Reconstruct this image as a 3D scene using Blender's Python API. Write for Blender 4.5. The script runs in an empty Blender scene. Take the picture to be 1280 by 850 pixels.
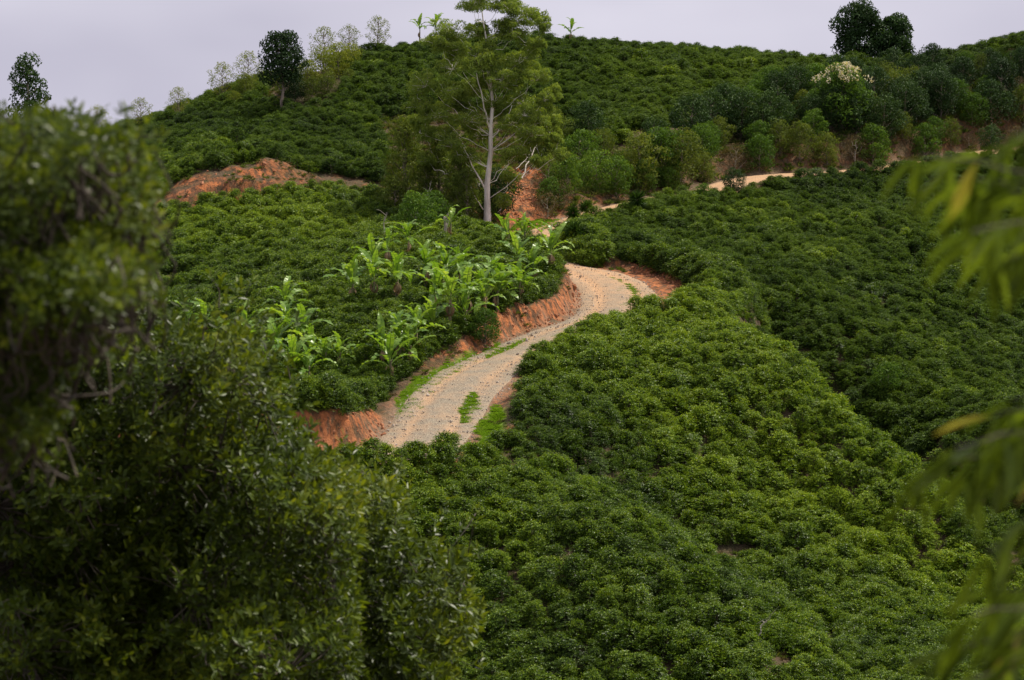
import bpy, math, random
import numpy as np
from mathutils import Vector, Matrix, Euler

scene = bpy.context.scene
C = bpy.data.collections.new('place'); scene.collection.children.link(C)
R = math.radians
PI = math.pi

# ------------------------------------------------------------------ camera
F_PX = 3600.0
PITCH = R(-6.0)
CAMZ = 60.0
cam_d = bpy.data.cameras.new('camera')
cam_d.sensor_width = 36.0
cam_d.sensor_fit = 'HORIZONTAL'
cam_d.lens = 36.0 * F_PX / 1280.0
cam_d.clip_start = 0.3
cam_d.clip_end = 12000
cam_d.dof.use_dof = True
cam_d.dof.focus_distance = 185.0
cam_d.dof.aperture_fstop = 4.2
cam = bpy.data.objects.new('camera', cam_d)
cam.location = (0, 0, CAMZ)
cam.rotation_euler = (R(90) + PITCH, 0, 0)
scene.collection.objects.link(cam)
scene.camera = cam

# ------------------------------------------------------------------ world, sun, exposure
SUN_EL, SUN_AZ = R(56), R(62)          # azimuth measured from +Y towards +X (the light stands to the right, a little ahead)
w = bpy.data.worlds.new('World'); scene.world = w; w.use_nodes = True
nt = w.node_tree; nt.nodes.clear()
out = nt.nodes.new('ShaderNodeOutputWorld')
bg = nt.nodes.new('ShaderNodeBackground'); bg.inputs['Strength'].default_value = 0.10
sky = nt.nodes.new('ShaderNodeTexSky'); sky.sky_type = 'NISHITA'; sky.sun_disc = False
sky.sun_elevation = SUN_EL; sky.sun_rotation = SUN_AZ
sky.dust_density = 4.0; sky.air_density = 1.0
# overcast veil: an even pale cloud layer over the clear sky, slightly uneven
tc = nt.nodes.new('ShaderNodeTexCoord')
nz = nt.nodes.new('ShaderNodeTexNoise'); nz.inputs['Scale'].default_value = 3.2; nz.inputs['Detail'].default_value = 4
mp = nt.nodes.new('ShaderNodeMapping'); mp.inputs['Scale'].default_value = (1, 1, 2.5)
nt.links.new(tc.outputs['Generated'], mp.inputs['Vector']); nt.links.new(mp.outputs[0], nz.inputs['Vector'])
cr = nt.nodes.new('ShaderNodeValToRGB')
cr.color_ramp.elements[0].position = 0.38; cr.color_ramp.elements[0].color = (5.1, 4.95, 6.0, 1)
cr.color_ramp.elements[1].position = 0.64; cr.color_ramp.elements[1].color = (7.3, 7.1, 8.05, 1)
nt.links.new(nz.outputs['Fac'], cr.inputs['Fac'])
mx = nt.nodes.new('ShaderNodeMixRGB'); mx.inputs['Fac'].default_value = 0.93
nt.links.new(sky.outputs[0], mx.inputs[1]); nt.links.new(cr.outputs[0], mx.inputs[2])
nt.links.new(mx.outputs[0], bg.inputs['Color']); nt.links.new(bg.outputs[0], out.inputs['Surface'])

sun_d = bpy.data.lights.new('sun', 'SUN'); sun_d.energy = 5.0; sun_d.angle = R(4); sun_d.color = (1.0, 0.93, 0.80)
sun = bpy.data.objects.new('sun', sun_d); scene.collection.objects.link(sun)
sdir = Vector((math.sin(SUN_AZ) * math.cos(SUN_EL), math.cos(SUN_AZ) * math.cos(SUN_EL), math.sin(SUN_EL)))
sun.rotation_euler = sdir.to_track_quat('Z', 'Y').to_euler(); sun.location = (0, 0, 150)
scene.view_settings.view_transform = 'Standard'; scene.view_settings.look = 'None'
scene.view_settings.gamma = 1.0; scene.view_settings.use_curve_mapping = False
scene.view_settings.exposure = 0.22
scene.render.engine = 'CYCLES'
scene.cycles.max_bounces = 6; scene.cycles.diffuse_bounces = 3; scene.cycles.glossy_bounces = 2
scene.cycles.transmission_bounces = 3; scene.cycles.transparent_max_bounces = 4
scene.cycles.use_denoising = True

# ------------------------------------------------------------------ lens geometry helpers (turn a direction of view into a place on the ground)
cp, sp = math.cos(PITCH), math.sin(PITCH)
FW = np.array([0, cp, sp]); UP = np.array([0, -sp, cp])
def ray(u, v):
    u = np.asarray(u, float); v = np.asarray(v, float)
    d = np.zeros(u.shape + (3,))
    d[..., 0] = (u - 640) / F_PX
    d[..., 1] = cp + (425 - v) / F_PX * UP[1]
    d[..., 2] = sp + (425 - v) / F_PX * UP[2]
    return d / d[..., 1:2]                      # unit length along y
def P(u, v, y):
    r = ray(u, v); return (r[0] * y, y, r[2] * y + CAMZ)
def project(x, y, z):
    rz = z - CAMZ
    dep = y * cp + rz * sp
    uu = 640 + F_PX * x / dep
    vv = 425 - F_PX * (-y * sp + rz * cp) / dep
    return uu, vv, dep

def hash2(ix, iy, seed):
    h = (ix.astype(np.int64) * 374761393 + iy.astype(np.int64) * 668265263 + seed * 974711) & 0x7fffffff
    h = ((h ^ (h >> 13)) * 1274126177) & 0x7fffffff
    return ((h ^ (h >> 16)) & 0xffff) / 65535.0
def vnoise(x, y, s, seed=0):
    x = np.asarray(x, float) / s; y = np.asarray(y, float) / s
    ix = np.floor(x); iy = np.floor(y); fx = x - ix; fy = y - iy
    fx = fx * fx * (3 - 2 * fx); fy = fy * fy * (3 - 2 * fy)
    a = hash2(ix, iy, seed); b = hash2(ix + 1, iy, seed); c = hash2(ix, iy + 1, seed); d = hash2(ix + 1, iy + 1, seed)
    return (a * (1 - fx) + b * fx) * (1 - fy) + (c * (1 - fx) + d * fx) * fy - 0.5

# ------------------------------------------------------------------ terrain: surveyed heights, smoothed between
CP_PX = [
 # bottom edge, near slope
 (430,880,142),(600,880,142),(800,880,141),(1000,880,141),(1200,880,143),(1330,880,145),(250,880,143),(50,880,144),(-80,880,146),
 (600,720,152),(450,700,152),(250,700,152),(50,700,154),(740,730,150),(840,800,145),
 # spur two crest (lower)
 (690,600,163),(770,640,160),(850,700,156),(920,760,152),(985,820,147),
 # gully behind spur two
 (905,715,165),(1010,800,156),(830,640,170),
 # face of spur one
 (785,440,191),(835,430,195),(740,458,185),(690,490,179),
 (900,600,174),(1000,690,168),(1100,790,159),(1000,620,175),(820,540,176),(720,530,172),
 # spur one crest
 (850,372,212),(900,420,204),(960,468,196),(1030,522,188),(1100,575,181),(1160,612,176),
 # right slope behind the spur
 (1170,560,204),(1240,620,196),(1300,700,184),(1230,770,168),(1120,500,214),(1280,520,214),(1000,400,222),(900,345,228),
 (1280,400,240),(1150,400,232),(1050,340,236),(1150,300,250),(1280,300,258),(950,290,246),(1000,260,258),(1120,240,268),(1320,230,276),
 (860,275,248),(800,310,236),(830,335,225),
 # left slopes
 (440,505,174),(400,495,172),(350,520,171),(250,520,172),(100,530,173),(-60,540,175),
 (300,460,188),(430,420,190),(520,445,185),(560,400,195),(640,390,200),(686,372,204),(698,340,210),(680,322,216),(640,306,224),(600,296,232),
 (480,360,205),(380,370,206),(300,360,212),(150,400,206),(0,420,205),(-80,430,205),
 (560,300,232),(450,300,230),(300,300,234),(200,320,230),(50,330,232),(-80,340,235),
 (150,266,248),(50,268,252),(-60,276,255),
 # above the terrace
 (470,235,253),(330,212,252),(270,206,252),(220,215,254),(400,222,253),(540,240,250),(100,232,258),(-40,240,262),
 (250,176,272),(400,156,277),(540,150,279),(120,208,274),(20,218,276),(-70,228,278),
 (700,150,279),(690,215,262),(750,220,262),(640,230,254),(820,175,272),(900,190,272),(1000,180,276),(1150,170,282),(1280,150,288),
 (850,110,292),(1000,110,296),(1150,110,298),(1290,90,300),
 # crest
 (-80,222,284),(20,203,286),(120,192,287),(200,160,290),(300,124,294),(380,98,297),(450,74,301),(560,62,305),(700,62,308),(820,68,310),
 (950,80,312),(1050,86,312),(1160,84,312),(1230,68,308),(1300,56,306),(1370,45,305),
]
CP = [P(*c) for c in CP_PX]
CP += [(0,0,58.4),(-4,4,57.6),(4,4,56.9),(-8,-30,60),(8,-30,60),(0,12,54),(-8,14,53.5),(-6,22,50.3),(6,22,50),(0,40,42),(-20,40,42),(20,40,40),(0,70,28),(-40,70,30),(40,70,26),(0,110,17),(-50,110,20),(50,110,15),(0,128,19),(-30,128,22),(30,128,18),
       (-75,150,30),(75,150,24),(-85,200,44),(-95,260,42),(-95,300,40),(85,200,34),(95,260,44),(95,310,58),
       (-60,325,38),(-20,335,46),(20,340,48),(60,340,50),(-60,380,20),(0,390,20),(60,390,20),
       # low ground hidden behind the spurs
       (19.5,205,29),(24,195,23),(29,186,19),(14.8,217,36),(24,206,26)]
CP += [(sx*220, yy, -20 + 0.0*yy) for sx in (-1,1) for yy in (-150,100,300,500)]
CP += [(0,500,-30),(-120,520,-35),(120,520,-35),(0,-150,40),(0,-400,20)]
CP = np.array(CP)
RC = 4.0
_S = 100.0
def _phi(d2): return -np.sqrt(d2 + RC * RC)
def _fit(c, vals, lam=0.05):
    n = len(c)
    d2 = ((c[:, None, :2] - c[None, :, :2]) ** 2).sum(-1)
    A = np.zeros((n + 3, n + 3)); A[:n, :n] = _phi(d2) - lam * np.eye(n) * 0 
    A[:n, :n] += np.eye(n) * lam
    A[:n, n] = 1; A[:n, n+1:] = c[:, :2] / _S; A[n, :n] = 1; A[n+1:, :n] = (c[:, :2] / _S).T
    b = np.zeros(n + 3); b[:n] = vals
    return np.linalg.solve(A, b)
_W = _fit(CP, CP[:, 2])
def base_h(x, y):
    x = np.asarray(x, float); y = np.asarray(y, float); sh = x.shape
    x = x.ravel(); y = y.ravel()
    o = np.empty_like(x)
    for i in range(0, len(x), 20000):
        xs = x[i:i+20000]; ys = y[i:i+20000]
        d2 = (xs[:, None] - CP[None, :, 0]) ** 2 + (ys[:, None] - CP[None, :, 1]) ** 2
        o[i:i+20000] = _phi(d2) @ _W[:-3] + _W[-3] + (xs * _W[-2] + ys * _W[-1]) / _S
    far = np.clip((np.maximum(np.abs(x) - 130, np.maximum(y - 430, -y - 60)) ) / 180, 0, 1)
    o = o * (1 - far) + (-170 + 18 * vnoise(x, y, 260, 5)) * far
    return o.reshape(sh)

# ------------------------------------------------------------------ roads, as centre lines with heights
def smooth_line(pts, step=0.8):
    pts = np.array(pts, float); out_ = []
    n = len(pts)
    for i in range(n - 1):
        p0 = pts[max(i-1, 0)]; p1 = pts[i]; p2 = pts[i+1]; p3 = pts[min(i+2, n-1)]
        L = np.linalg.norm((p2 - p1)[:2]); k = max(2, int(L / step))
        for t in np.arange(k) / k:
            out_.append(0.5 * ((2*p1) + (-p0+p2)*t + (2*p0-5*p1+4*p2-p3)*t*t + (-p0+3*p1-3*p2+p3)*t**3))
    out_.append(pts[-1]); return np.array(out_)
# u, v, distance, half width, cut bank on the uphill (left) side, raised rim on the right side
ROAD_TAB = [(60,585,157,2.3,1.8,0),(230,580,158.5,2.3,2.0,0),(380,572,160.5,2.4,2.3,0),(492,570,163.0,2.4,2.3,0),(533,545,168,2.5,1.2,0),(557,505,174,2.55,0,0),(591,470,180.5,2.5,0,0),
           (640,443,187,2.0,1.1,0),(700,416,194.5,1.95,1.7,0),(744,403,200,2.2,1.5,0),(768,389,204.5,2.6,1.4,0.5),(774,371,210,2.8,1.2,0.9),(761,354,215,2.7,1.3,0.9),(733,341,219.5,2.4,1.3,0.4),
           (696,334,222.5,2.1,1.2,0),(668,325,227,1.9,1,0),(655,312,232,1.9,0.3,0),(668,300,237,1.8,0,0),(692,288,243,1.7,0.1,0),(730,273,248,1.8,.4,0),(780,259,252.5,1.7,.4,0),(830,248,257,1.4,.4,0),(882,240,261,1.4,.4,0),
           (935,224,266,1.8,.3,0),(1000,218,270,1.7,.3,0),(1080,213,274,1.8,.3,0),(1160,204,279,1.7,.3,0),(1260,187,286,1.9,.3,0),(1340,178,292,1.7,.3,0)]
ROAD = smooth_line([P(*p[:3]) for p in ROAD_TAB])
_ki = [int(np.argmin(((ROAD[:, :2] - np.array(P(*p[:3]))[:2]) ** 2).sum(1))) for p in ROAD_TAB]
_ar = np.arange(len(ROAD))
ROAD_HW, ROAD_BL, ROAD_BR = [np.interp(_ar, _ki, [p[c] for p in ROAD_TAB]) for c in (3, 4, 5)]
# ease the heights along the road
for _ in range(12):
    ROAD[1:-1, 2] = (ROAD[:-2, 2] + 2 * ROAD[1:-1, 2] + ROAD[2:, 2]) / 4
TERR_PX = [(120,268,243),(180,266,243.5),(235,262,244.5),(300,258,246),(380,247,248.5),(440,243,250.5),(500,246,250)]
TERR = smooth_line([P(*p) for p in TERR_PX])
SCAR_PX = [(618,288,238),(636,272,241),(650,255,244.5),(660,235,249),(664,214,254),(658,192,261)]
SCAR = smooth_line([P(*p) for p in SCAR_PX])

def line_dist(x, y, line):
    """distance, index and side (+1 = left of travel) of the nearest point of a line"""
    x = np.asarray(x, float).ravel(); y = np.asarray(y, float).ravel()
    D = np.empty_like(x); I = np.empty(len(x)); S = np.empty_like(x)
    a = line[:-1, :2]; d = line[1:, :2] - a; L2 = (d ** 2).sum(1)
    for i in range(0, len(x), 20000):
        px = x[i:i+20000, None] - a[None, :, 0]; py = y[i:i+20000, None] - a[None, :, 1]
        t = np.clip((px * d[:, 0] + py * d[:, 1]) / L2, 0, 1)
        ex = px - t * d[:, 0]; ey = py - t * d[:, 1]
        dd = ex * ex + ey * ey; k = dd.argmin(1); r = np.arange(len(k))
        D[i:i+20000] = np.sqrt(dd[r, k]); I[i:i+20000] = k + t[r, k]
        S[i:i+20000] = np.sign(d[k, 0] * ey[r, k] - d[k, 1] * ex[r, k])
    return D, I, S
def sstep(a, b, t):
    t = np.clip((t - a) / (b - a), 0, 1); return t * t * (3 - 2 * t)

def height(x, y, fine=True):
    x = np.asarray(x, float); y = np.asarray(y, float); sh = x.shape
    h = base_h(x, y).ravel(); xr = x.ravel(); yr = y.ravel()
    near = (np.abs(xr) < 120) & (yr > 135) & (yr < 420)
    if near.any():
        xn = xr[near]; yn = yr[near]; hn = h[near]
        if fine:
            hn = hn + 0.9 * vnoise(xn, yn, 9, 1) + 0.35 * vnoise(xn, yn, 3.1, 2)
        D, I, S = line_dist(xn, yn, SCAR)
        cut = 1 - sstep(np.interp(I, [0, len(SCAR)], [1.6, .5]), np.interp(I, [0, len(SCAR)], [3.6, 2.2]), D + 0.8 * vnoise(xn, yn, 2.0, 8))
        hn = hn - 0.9 * cut + (0.35 * vnoise(xn, yn, 1.1, 9)) * cut
        D, I, S = line_dist(xn, yn, TERR)
        z = np.interp(I, np.arange(len(TERR)), TERR[:, 2])
        e = D + 0.9 * vnoise(xn, yn, 2.3, 3) + 0.5 * vnoise(xn, yn, 1.0, 13)
        ends = sstep(8, 16, I) * (1 - sstep(len(TERR) - 12, len(TERR) - 3, I))
        lift = z + (np.interp(I / len(TERR), [0, .6, .85, 1], [3.1, 3.1, 2.6, 1.5]) + 0.7 * vnoise(xn, yn, 3.0, 91)) * ends * sstep(1.3, 4.4, e)
        hn = np.where((S > 0) & (D < 14), np.maximum(hn, lift * (1 - sstep(5, 14, D)) + np.minimum(hn, lift) * sstep(5, 14, D)), hn)
        w_ = 1 - sstep(1.2, np.where(S > 0, 1.7, 2.6), e)
        hn = hn * (1 - w_) + z * w_
        D, I, S = line_dist(xn, yn, ROAD)
        z = np.interp(I, np.arange(len(ROAD)), ROAD[:, 2]); hw = np.interp(I, np.arange(len(ROAD)), ROAD_HW)
        jag = 0.55 * vnoise(xn, yn, 2.2, 4) + 0.3 * vnoise(xn, yn, 0.9, 6)
        ir = np.arange(len(ROAD)); bl = np.interp(I, ir, ROAD_BL); br = np.interp(I, ir, ROAD_BR)
        shoulder = np.where(S > 0, 0.35, np.interp(br, [0, .5, .9], [0.7, 2.0, 2.9]))
        wid = np.where(S > 0, np.interp(bl, [0, .3, 1.0], [5.0, 2.6, 1.0]), np.where(br > 0.1, 0.9, 1.6))
        bk = np.where(S > 0, bl, br); e = D + jag - hw - shoulder
        lift = z + bk * sstep(0.0, 1.3, e); fo = sstep(2.5, 8.0, e)
        hn = np.where((bk > 0.05) & (D < 16), np.maximum(hn, lift * (1 - fo) + np.minimum(hn, lift) * fo), hn)
        w_ = 1 - sstep(0, 1, (D + jag - hw - shoulder) / wid)
        hn = hn * (1 - w_) + (z - 0.03) * w_
        if fine:
            bkm = (w_ < 0.97) * (1 - sstep(2.0, 4.5, e)); DT2, _a, ST2 = line_dist(xn, yn, TERR); bkm = np.maximum(bkm, (DT2 > 1.5) * (1 - sstep(4.5, 7, DT2)) * (ST2 > 0))
            hn = hn + 0.10 * vnoise(xn, yn, 0.8, 7) * (w_ < 0.98) + bkm * (0.40 * vnoise(xn, yn, 1.15, 17) + 0.30 * vnoise(xn, yn, 0.75, 18))
        h[near] = hn
    return h.reshape(sh)

def axis(lo, hi, step, far_lo, far_hi, g=1.22):
    a = list(np.arange(lo, hi + 1e-6, step)); s = step; v = hi
    while v < far_hi: s *= g; v += s; a.append(v)
    s = step; v = lo; b = []
    while v > far_lo: s *= g; v -= s; b.append(v)
    return np.array(b[::-1] + a)
GX = axis(-60, 62, 0.36, -3500, 3500)
GY = axis(138, 316, 0.36, -3000, 3500)
XX, YY = np.meshgrid(GX, GY)
HH = height(XX, YY)
def gh(x, y):
    """height read back from the finished ground mesh"""
    x = np.asarray(x, float); y = np.asarray(y, float)
    i = np.clip(np.searchsorted(GX, x) - 1, 0, len(GX) - 2); j = np.clip(np.searchsorted(GY, y) - 1, 0, len(GY) - 2)
    fx = (x - GX[i]) / (GX[i+1] - GX[i]); fy = (y - GY[j]) / (GY[j+1] - GY[j])
    return (HH[j, i] * (1-fx) + HH[j, i+1] * fx) * (1-fy) + (HH[j+1, i] * (1-fx) + HH[j+1, i+1] * fx) * fy
def hit(u, v, y0=138.0, y1=345.0):
    """where the line of sight (u, v) first meets the ground"""
    r = ray(np.atleast_1d(u), np.atleast_1d(v)); ys = np.arange(y0, y1, 0.25)
    X = r[:, 0:1] * ys; Z = r[:, 2:3] * ys + CAMZ
    below = Z <= gh(X, np.broadcast_to(ys, X.shape))
    k = np.where(below.any(1), below.argmax(1), len(ys) - 1)
    y = ys[k]; x = r[:, 0] * y
    return x, y, gh(x, y), below.any(1)
def hit1(u, v, **k):
    x, y, z, ok = hit(u, v, **k); return float(x[0]), float(y[0]), float(z[0])

def in_poly(u, v, poly):
    u = np.asarray(u); v = np.asarray(v); c = np.zeros(u.shape, bool); n = len(poly)
    for i in range(n):
        x1, y1 = poly[i]; x2, y2 = poly[(i+1) % n]
        if y1 == y2: continue
        cond = ((y1 > v) != (y2 > v)) & (u < (x2 - x1) * (v - y1) / (y2 - y1) + x1)
        c ^= cond
    return c

# ------------------------------------------------------------------ node helpers
def new_mat(name):
    m = bpy.data.materials.new(name); m.use_nodes = True; m.node_tree.nodes.clear()
    return m, m.node_tree
def N(t, typ, **kw):
    n = t.nodes.new(typ)
    for k, v in kw.items():
        if k.startswith('i_'): n.inputs[k[2:].replace('_', ' ')].default_value = v
        else: setattr(n, k, v)
    return n
def L(t, a, b): t.links.new(a, b)
def ramp(t, stops, fac=None):
    n = t.nodes.new('ShaderNodeValToRGB'); e = n.color_ramp.elements
    while len(e) < len(stops): e.new(0.5)
    for k, (p, c) in enumerate(stops):
        e[k].position = p; e[k].color = (*c, 1) if len(c) == 3 else c
    if fac is not None: t.links.new(fac, n.inputs['Fac'])
    return n
def mathn(t, op, a, b=None, clamp=False):
    n = t.nodes.new('ShaderNodeMath'); n.operation = op; n.use_clamp = clamp
    for k, s in enumerate((a, b)):
        if s is None: continue
        if isinstance(s, (int, float)): n.inputs[k].default_value = s
        else: t.links.new(s, n.inputs[k])
    return n.outputs[0]
def mixc(t, f, a, b):
    n = t.nodes.new('ShaderNodeMixRGB')
    for k, s in enumerate((f, a, b)):
        if isinstance(s, (int, float)): n.inputs[k].default_value = s
        elif isinstance(s, tuple): n.inputs[k].default_value = (*s, 1) if len(s) == 3 else s
        else: t.links.new(s, n.inputs[k])
    return n.outputs[0]

def leaf_mat(name, stops, rough=0.55, trans=0.28, rnd=0.22, patch=0.4, patch_scale=0.05, spec=0.15, yell=1.25):
    m, t = new_mat(name)
    at = N(t, 'ShaderNodeAttribute', attribute_name='tint')
    oi = N(t, 'ShaderNodeObjectInfo')
    nz = N(t, 'ShaderNodeTexNoise', i_Scale=patch_scale, i_Detail=3.0); L(t, oi.outputs['Location'], nz.inputs['Vector'])
    a = mathn(t, 'MULTIPLY', mathn(t, 'SUBTRACT', oi.outputs['Random'], 0.5), rnd)
    b = mathn(t, 'MULTIPLY', mathn(t, 'SUBTRACT', nz.outputs['Fac'], 0.5), patch * 2)
    f = mathn(t, 'ADD', mathn(t, 'ADD', at.outputs['Fac'], a), b, clamp=True)
    rp = ramp(t, stops, f)
    bs = N(t, 'ShaderNodeBsdfPrincipled'); bs.inputs['Roughness'].default_value = rough
    bs.inputs['Specular IOR Level'].default_value = spec
    L(t, rp.outputs[0], bs.inputs['Base Color'])
    tr = N(t, 'ShaderNodeBsdfTranslucent')
    tcol = mixc(t, 1.0, rp.outputs[0], (1.7 * yell / 1.25, 1.6, 0.5)); t.nodes[-1].blend_type = 'MULTIPLY'
    L(t, tcol, tr.inputs['Color'])
    ms = N(t, 'ShaderNodeMixShader'); ms.inputs[0].default_value = trans
    L(t, bs.outputs[0], ms.inputs[1]); L(t, tr.outputs[0], ms.inputs[2])
    o = N(t, 'ShaderNodeOutputMaterial'); L(t, ms.outputs[0], o.inputs['Surface'])
    return m
def bark_mat(name, c0, c1, scale=6.0, rough=0.85, bump=0.4):
    m, t = new_mat(name)
    tc = N(t, 'ShaderNodeTexCoord'); mp = N(t, 'ShaderNodeMapping'); mp.inputs['Scale'].default_value = (1, 1, 0.22)
    L(t, tc.outputs['Object'], mp.inputs['Vector'])
    nz = N(t, 'ShaderNodeTexNoise', i_Scale=scale, i_Detail=6.0); L(t, mp.outputs[0], nz.inputs['Vector'])
    rp = ramp(t, [(0.3, c0), (0.65, c1)], nz.outputs['Fac'])
    bs = N(t, 'ShaderNodeBsdfPrincipled'); bs.inputs['Roughness'].default_value = rough
    L(t, rp.outputs[0], bs.inputs['Base Color'])
    bp = N(t, 'ShaderNodeBump', i_Strength=bump, i_Distance=0.03); L(t, nz.outputs['Fac'], bp.inputs['Height']); L(t, bp.outputs[0], bs.inputs['Normal'])
    o = N(t, 'ShaderNodeOutputMaterial'); L(t, bs.outputs[0], o.inputs['Surface'])
    return m

# ------------------------------------------------------------------ mesh helpers
class Acc:
    def __init__(s): s.v = []; s.f = []; s.m = []; s.t = []; s.n = 0
    def add(s, v, f, mat=0, tint=0.5):
        v = np.asarray(v, float).reshape(-1, 3); f = np.asarray(f, int).reshape(-1, 3)
        s.v.append(v); s.f.append(f + s.n); s.m.append(np.full(len(f), mat, int))
        s.t.append(np.broadcast_to(np.asarray(tint, float), (len(v),)).copy()); s.n += len(v)
    def quads(s, v, q, mat=0, tint=0.5):
        q = np.asarray(q, int).reshape(-1, 4)
        s.add(v, np.concatenate([q[:, [0, 1, 2]], q[:, [0, 2, 3]]]), mat, tint)
    def mesh(s, name, mats, smooth=False):
        me = bpy.data.meshes.new(name)
        v = np.concatenate(s.v).astype(np.float32); f = np.concatenate(s.f).astype(np.int32)
        me.vertices.add(len(v)); me.vertices.foreach_set('co', v.ravel())
        me.loops.add(f.size); me.loops.foreach_set('vertex_index', f.ravel())
        me.polygons.add(len(f)); me.polygons.foreach_set('loop_start', np.arange(0, f.size, 3, dtype=np.int32))
        me.polygons.foreach_set('material_index', np.concatenate(s.m).astype(np.int32))
        me.polygons.foreach_set('use_smooth', np.full(len(f), smooth))
        a = me.attributes.new('tint', 'FLOAT', 'POINT'); a.data.foreach_set('value', np.concatenate(s.t).astype(np.float32))
        for m in mats: me.materials.append(m)
        me.update(calc_edges=True); return me
def nrm(a): return a / np.maximum(np.linalg.norm(a, axis=-1, keepdims=True), 1e-9)

def add_leaves(acc, Pb, D, Nn, Ln, Wd, mat=0, tint=0.5, detail=0, droop=0.15):
    """leaves as folded blades: base points, directions, rough normals, lengths, widths"""
    n = len(Pb); D = nrm(D); S = nrm(np.cross(D, Nn)); U = np.cross(S, D)
    Ln = np.broadcast_to(Ln, (n,))[:, None]; Wd = np.broadcast_to(Wd, (n,))[:, None]
    tint = np.broadcast_to(tint, (n,))
    k = np.arange(n)[:, None]
    if detail == 0:
        V = np.stack([Pb, Pb + D*Ln*.45 + S*Wd*.5 + U*Wd*.18, Pb + D*Ln - U*Ln*droop, Pb + D*Ln*.45 - S*Wd*.5 + U*Wd*.18], 1)
        Fc = np.concatenate([k*4 + [[0, 1, 2]], k*4 + [[0, 2, 3]]])
        acc.add(V.reshape(-1, 3), Fc, mat, np.repeat(tint, 4))
    else:
        def q(f, s, w, dr): return Pb + D*Ln*f + S*Wd*s + U*(Wd*w - Ln*dr)
        V = np.stack([Pb, q(.3, .42, .12, droop*.1), q(.66, .44, .12, droop*.45), q(1, 0, 0, droop), q(.66, -.44, .12, droop*.45), q(.3, -.42, .12, droop*.1),
                      q(.3, 0, 0, droop*.1), q(.66, 0, 0, droop*.45)], 1)
        F8 = [[0,1,6],[1,2,7],[1,7,6],[2,3,7],[0,6,5],[6,7,4],[6,4,5],[7,3,4]]
        Fc = np.concatenate([k*8 + [a] for a in F8])
        acc.add(V.reshape(-1, 3), Fc, mat, np.repeat(tint, 8))
def add_tube(acc, pts, rad, sides=6, mat=0, tint=0.5, cap=True):
    pts = np.asarray(pts, float); rad = np.broadcast_to(rad, (len(pts),))
    T = nrm(np.gradient(pts, axis=0)); ref = np.array([0.31, 0.17, 0.93]) if abs(T[0, 2]) < 0.9 else np.array([1.0, 0.1, 0])
    A = nrm(np.cross(T, ref)); B = np.cross(T, A)
    th = np.arange(sides) / sides * 2 * PI
    V = pts[:, None] + rad[:, None, None] * (A[:, None] * np.cos(th)[None, :, None] + B[:, None] * np.sin(th)[None, :, None])
    V = V.reshape(-1, 3); q = []
    for i in range(len(pts) - 1):
        for j in range(sides):
            a = i*sides + j; b = i*sides + (j+1) % sides; q.append((a, b, b+sides, a+sides))
    acc.quads(V, q, mat, tint)
    if cap:
        e = len(pts) - 1; Vc = np.concatenate([V[e*sides:], pts[e:e+1] + T[e:e+1]*rad[e]])
        acc.add(Vc, [(j, (j+1) % sides, sides) for j in range(sides)], mat, tint)
def curve(p0, p1, sag, n, rng, wob=0.0):
    t = np.linspace(0, 1, n)[:, None]; p0 = np.asarray(p0, float); p1 = np.asarray(p1, float)
    q = p0 + (p1 - p0) * t; q[:, 2] += (sag * 4 * t * (1 - t))[:, 0]
    if wob: q[1:-1] += rng.normal(0, wob, (n-2, 3))
    return q

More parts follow.
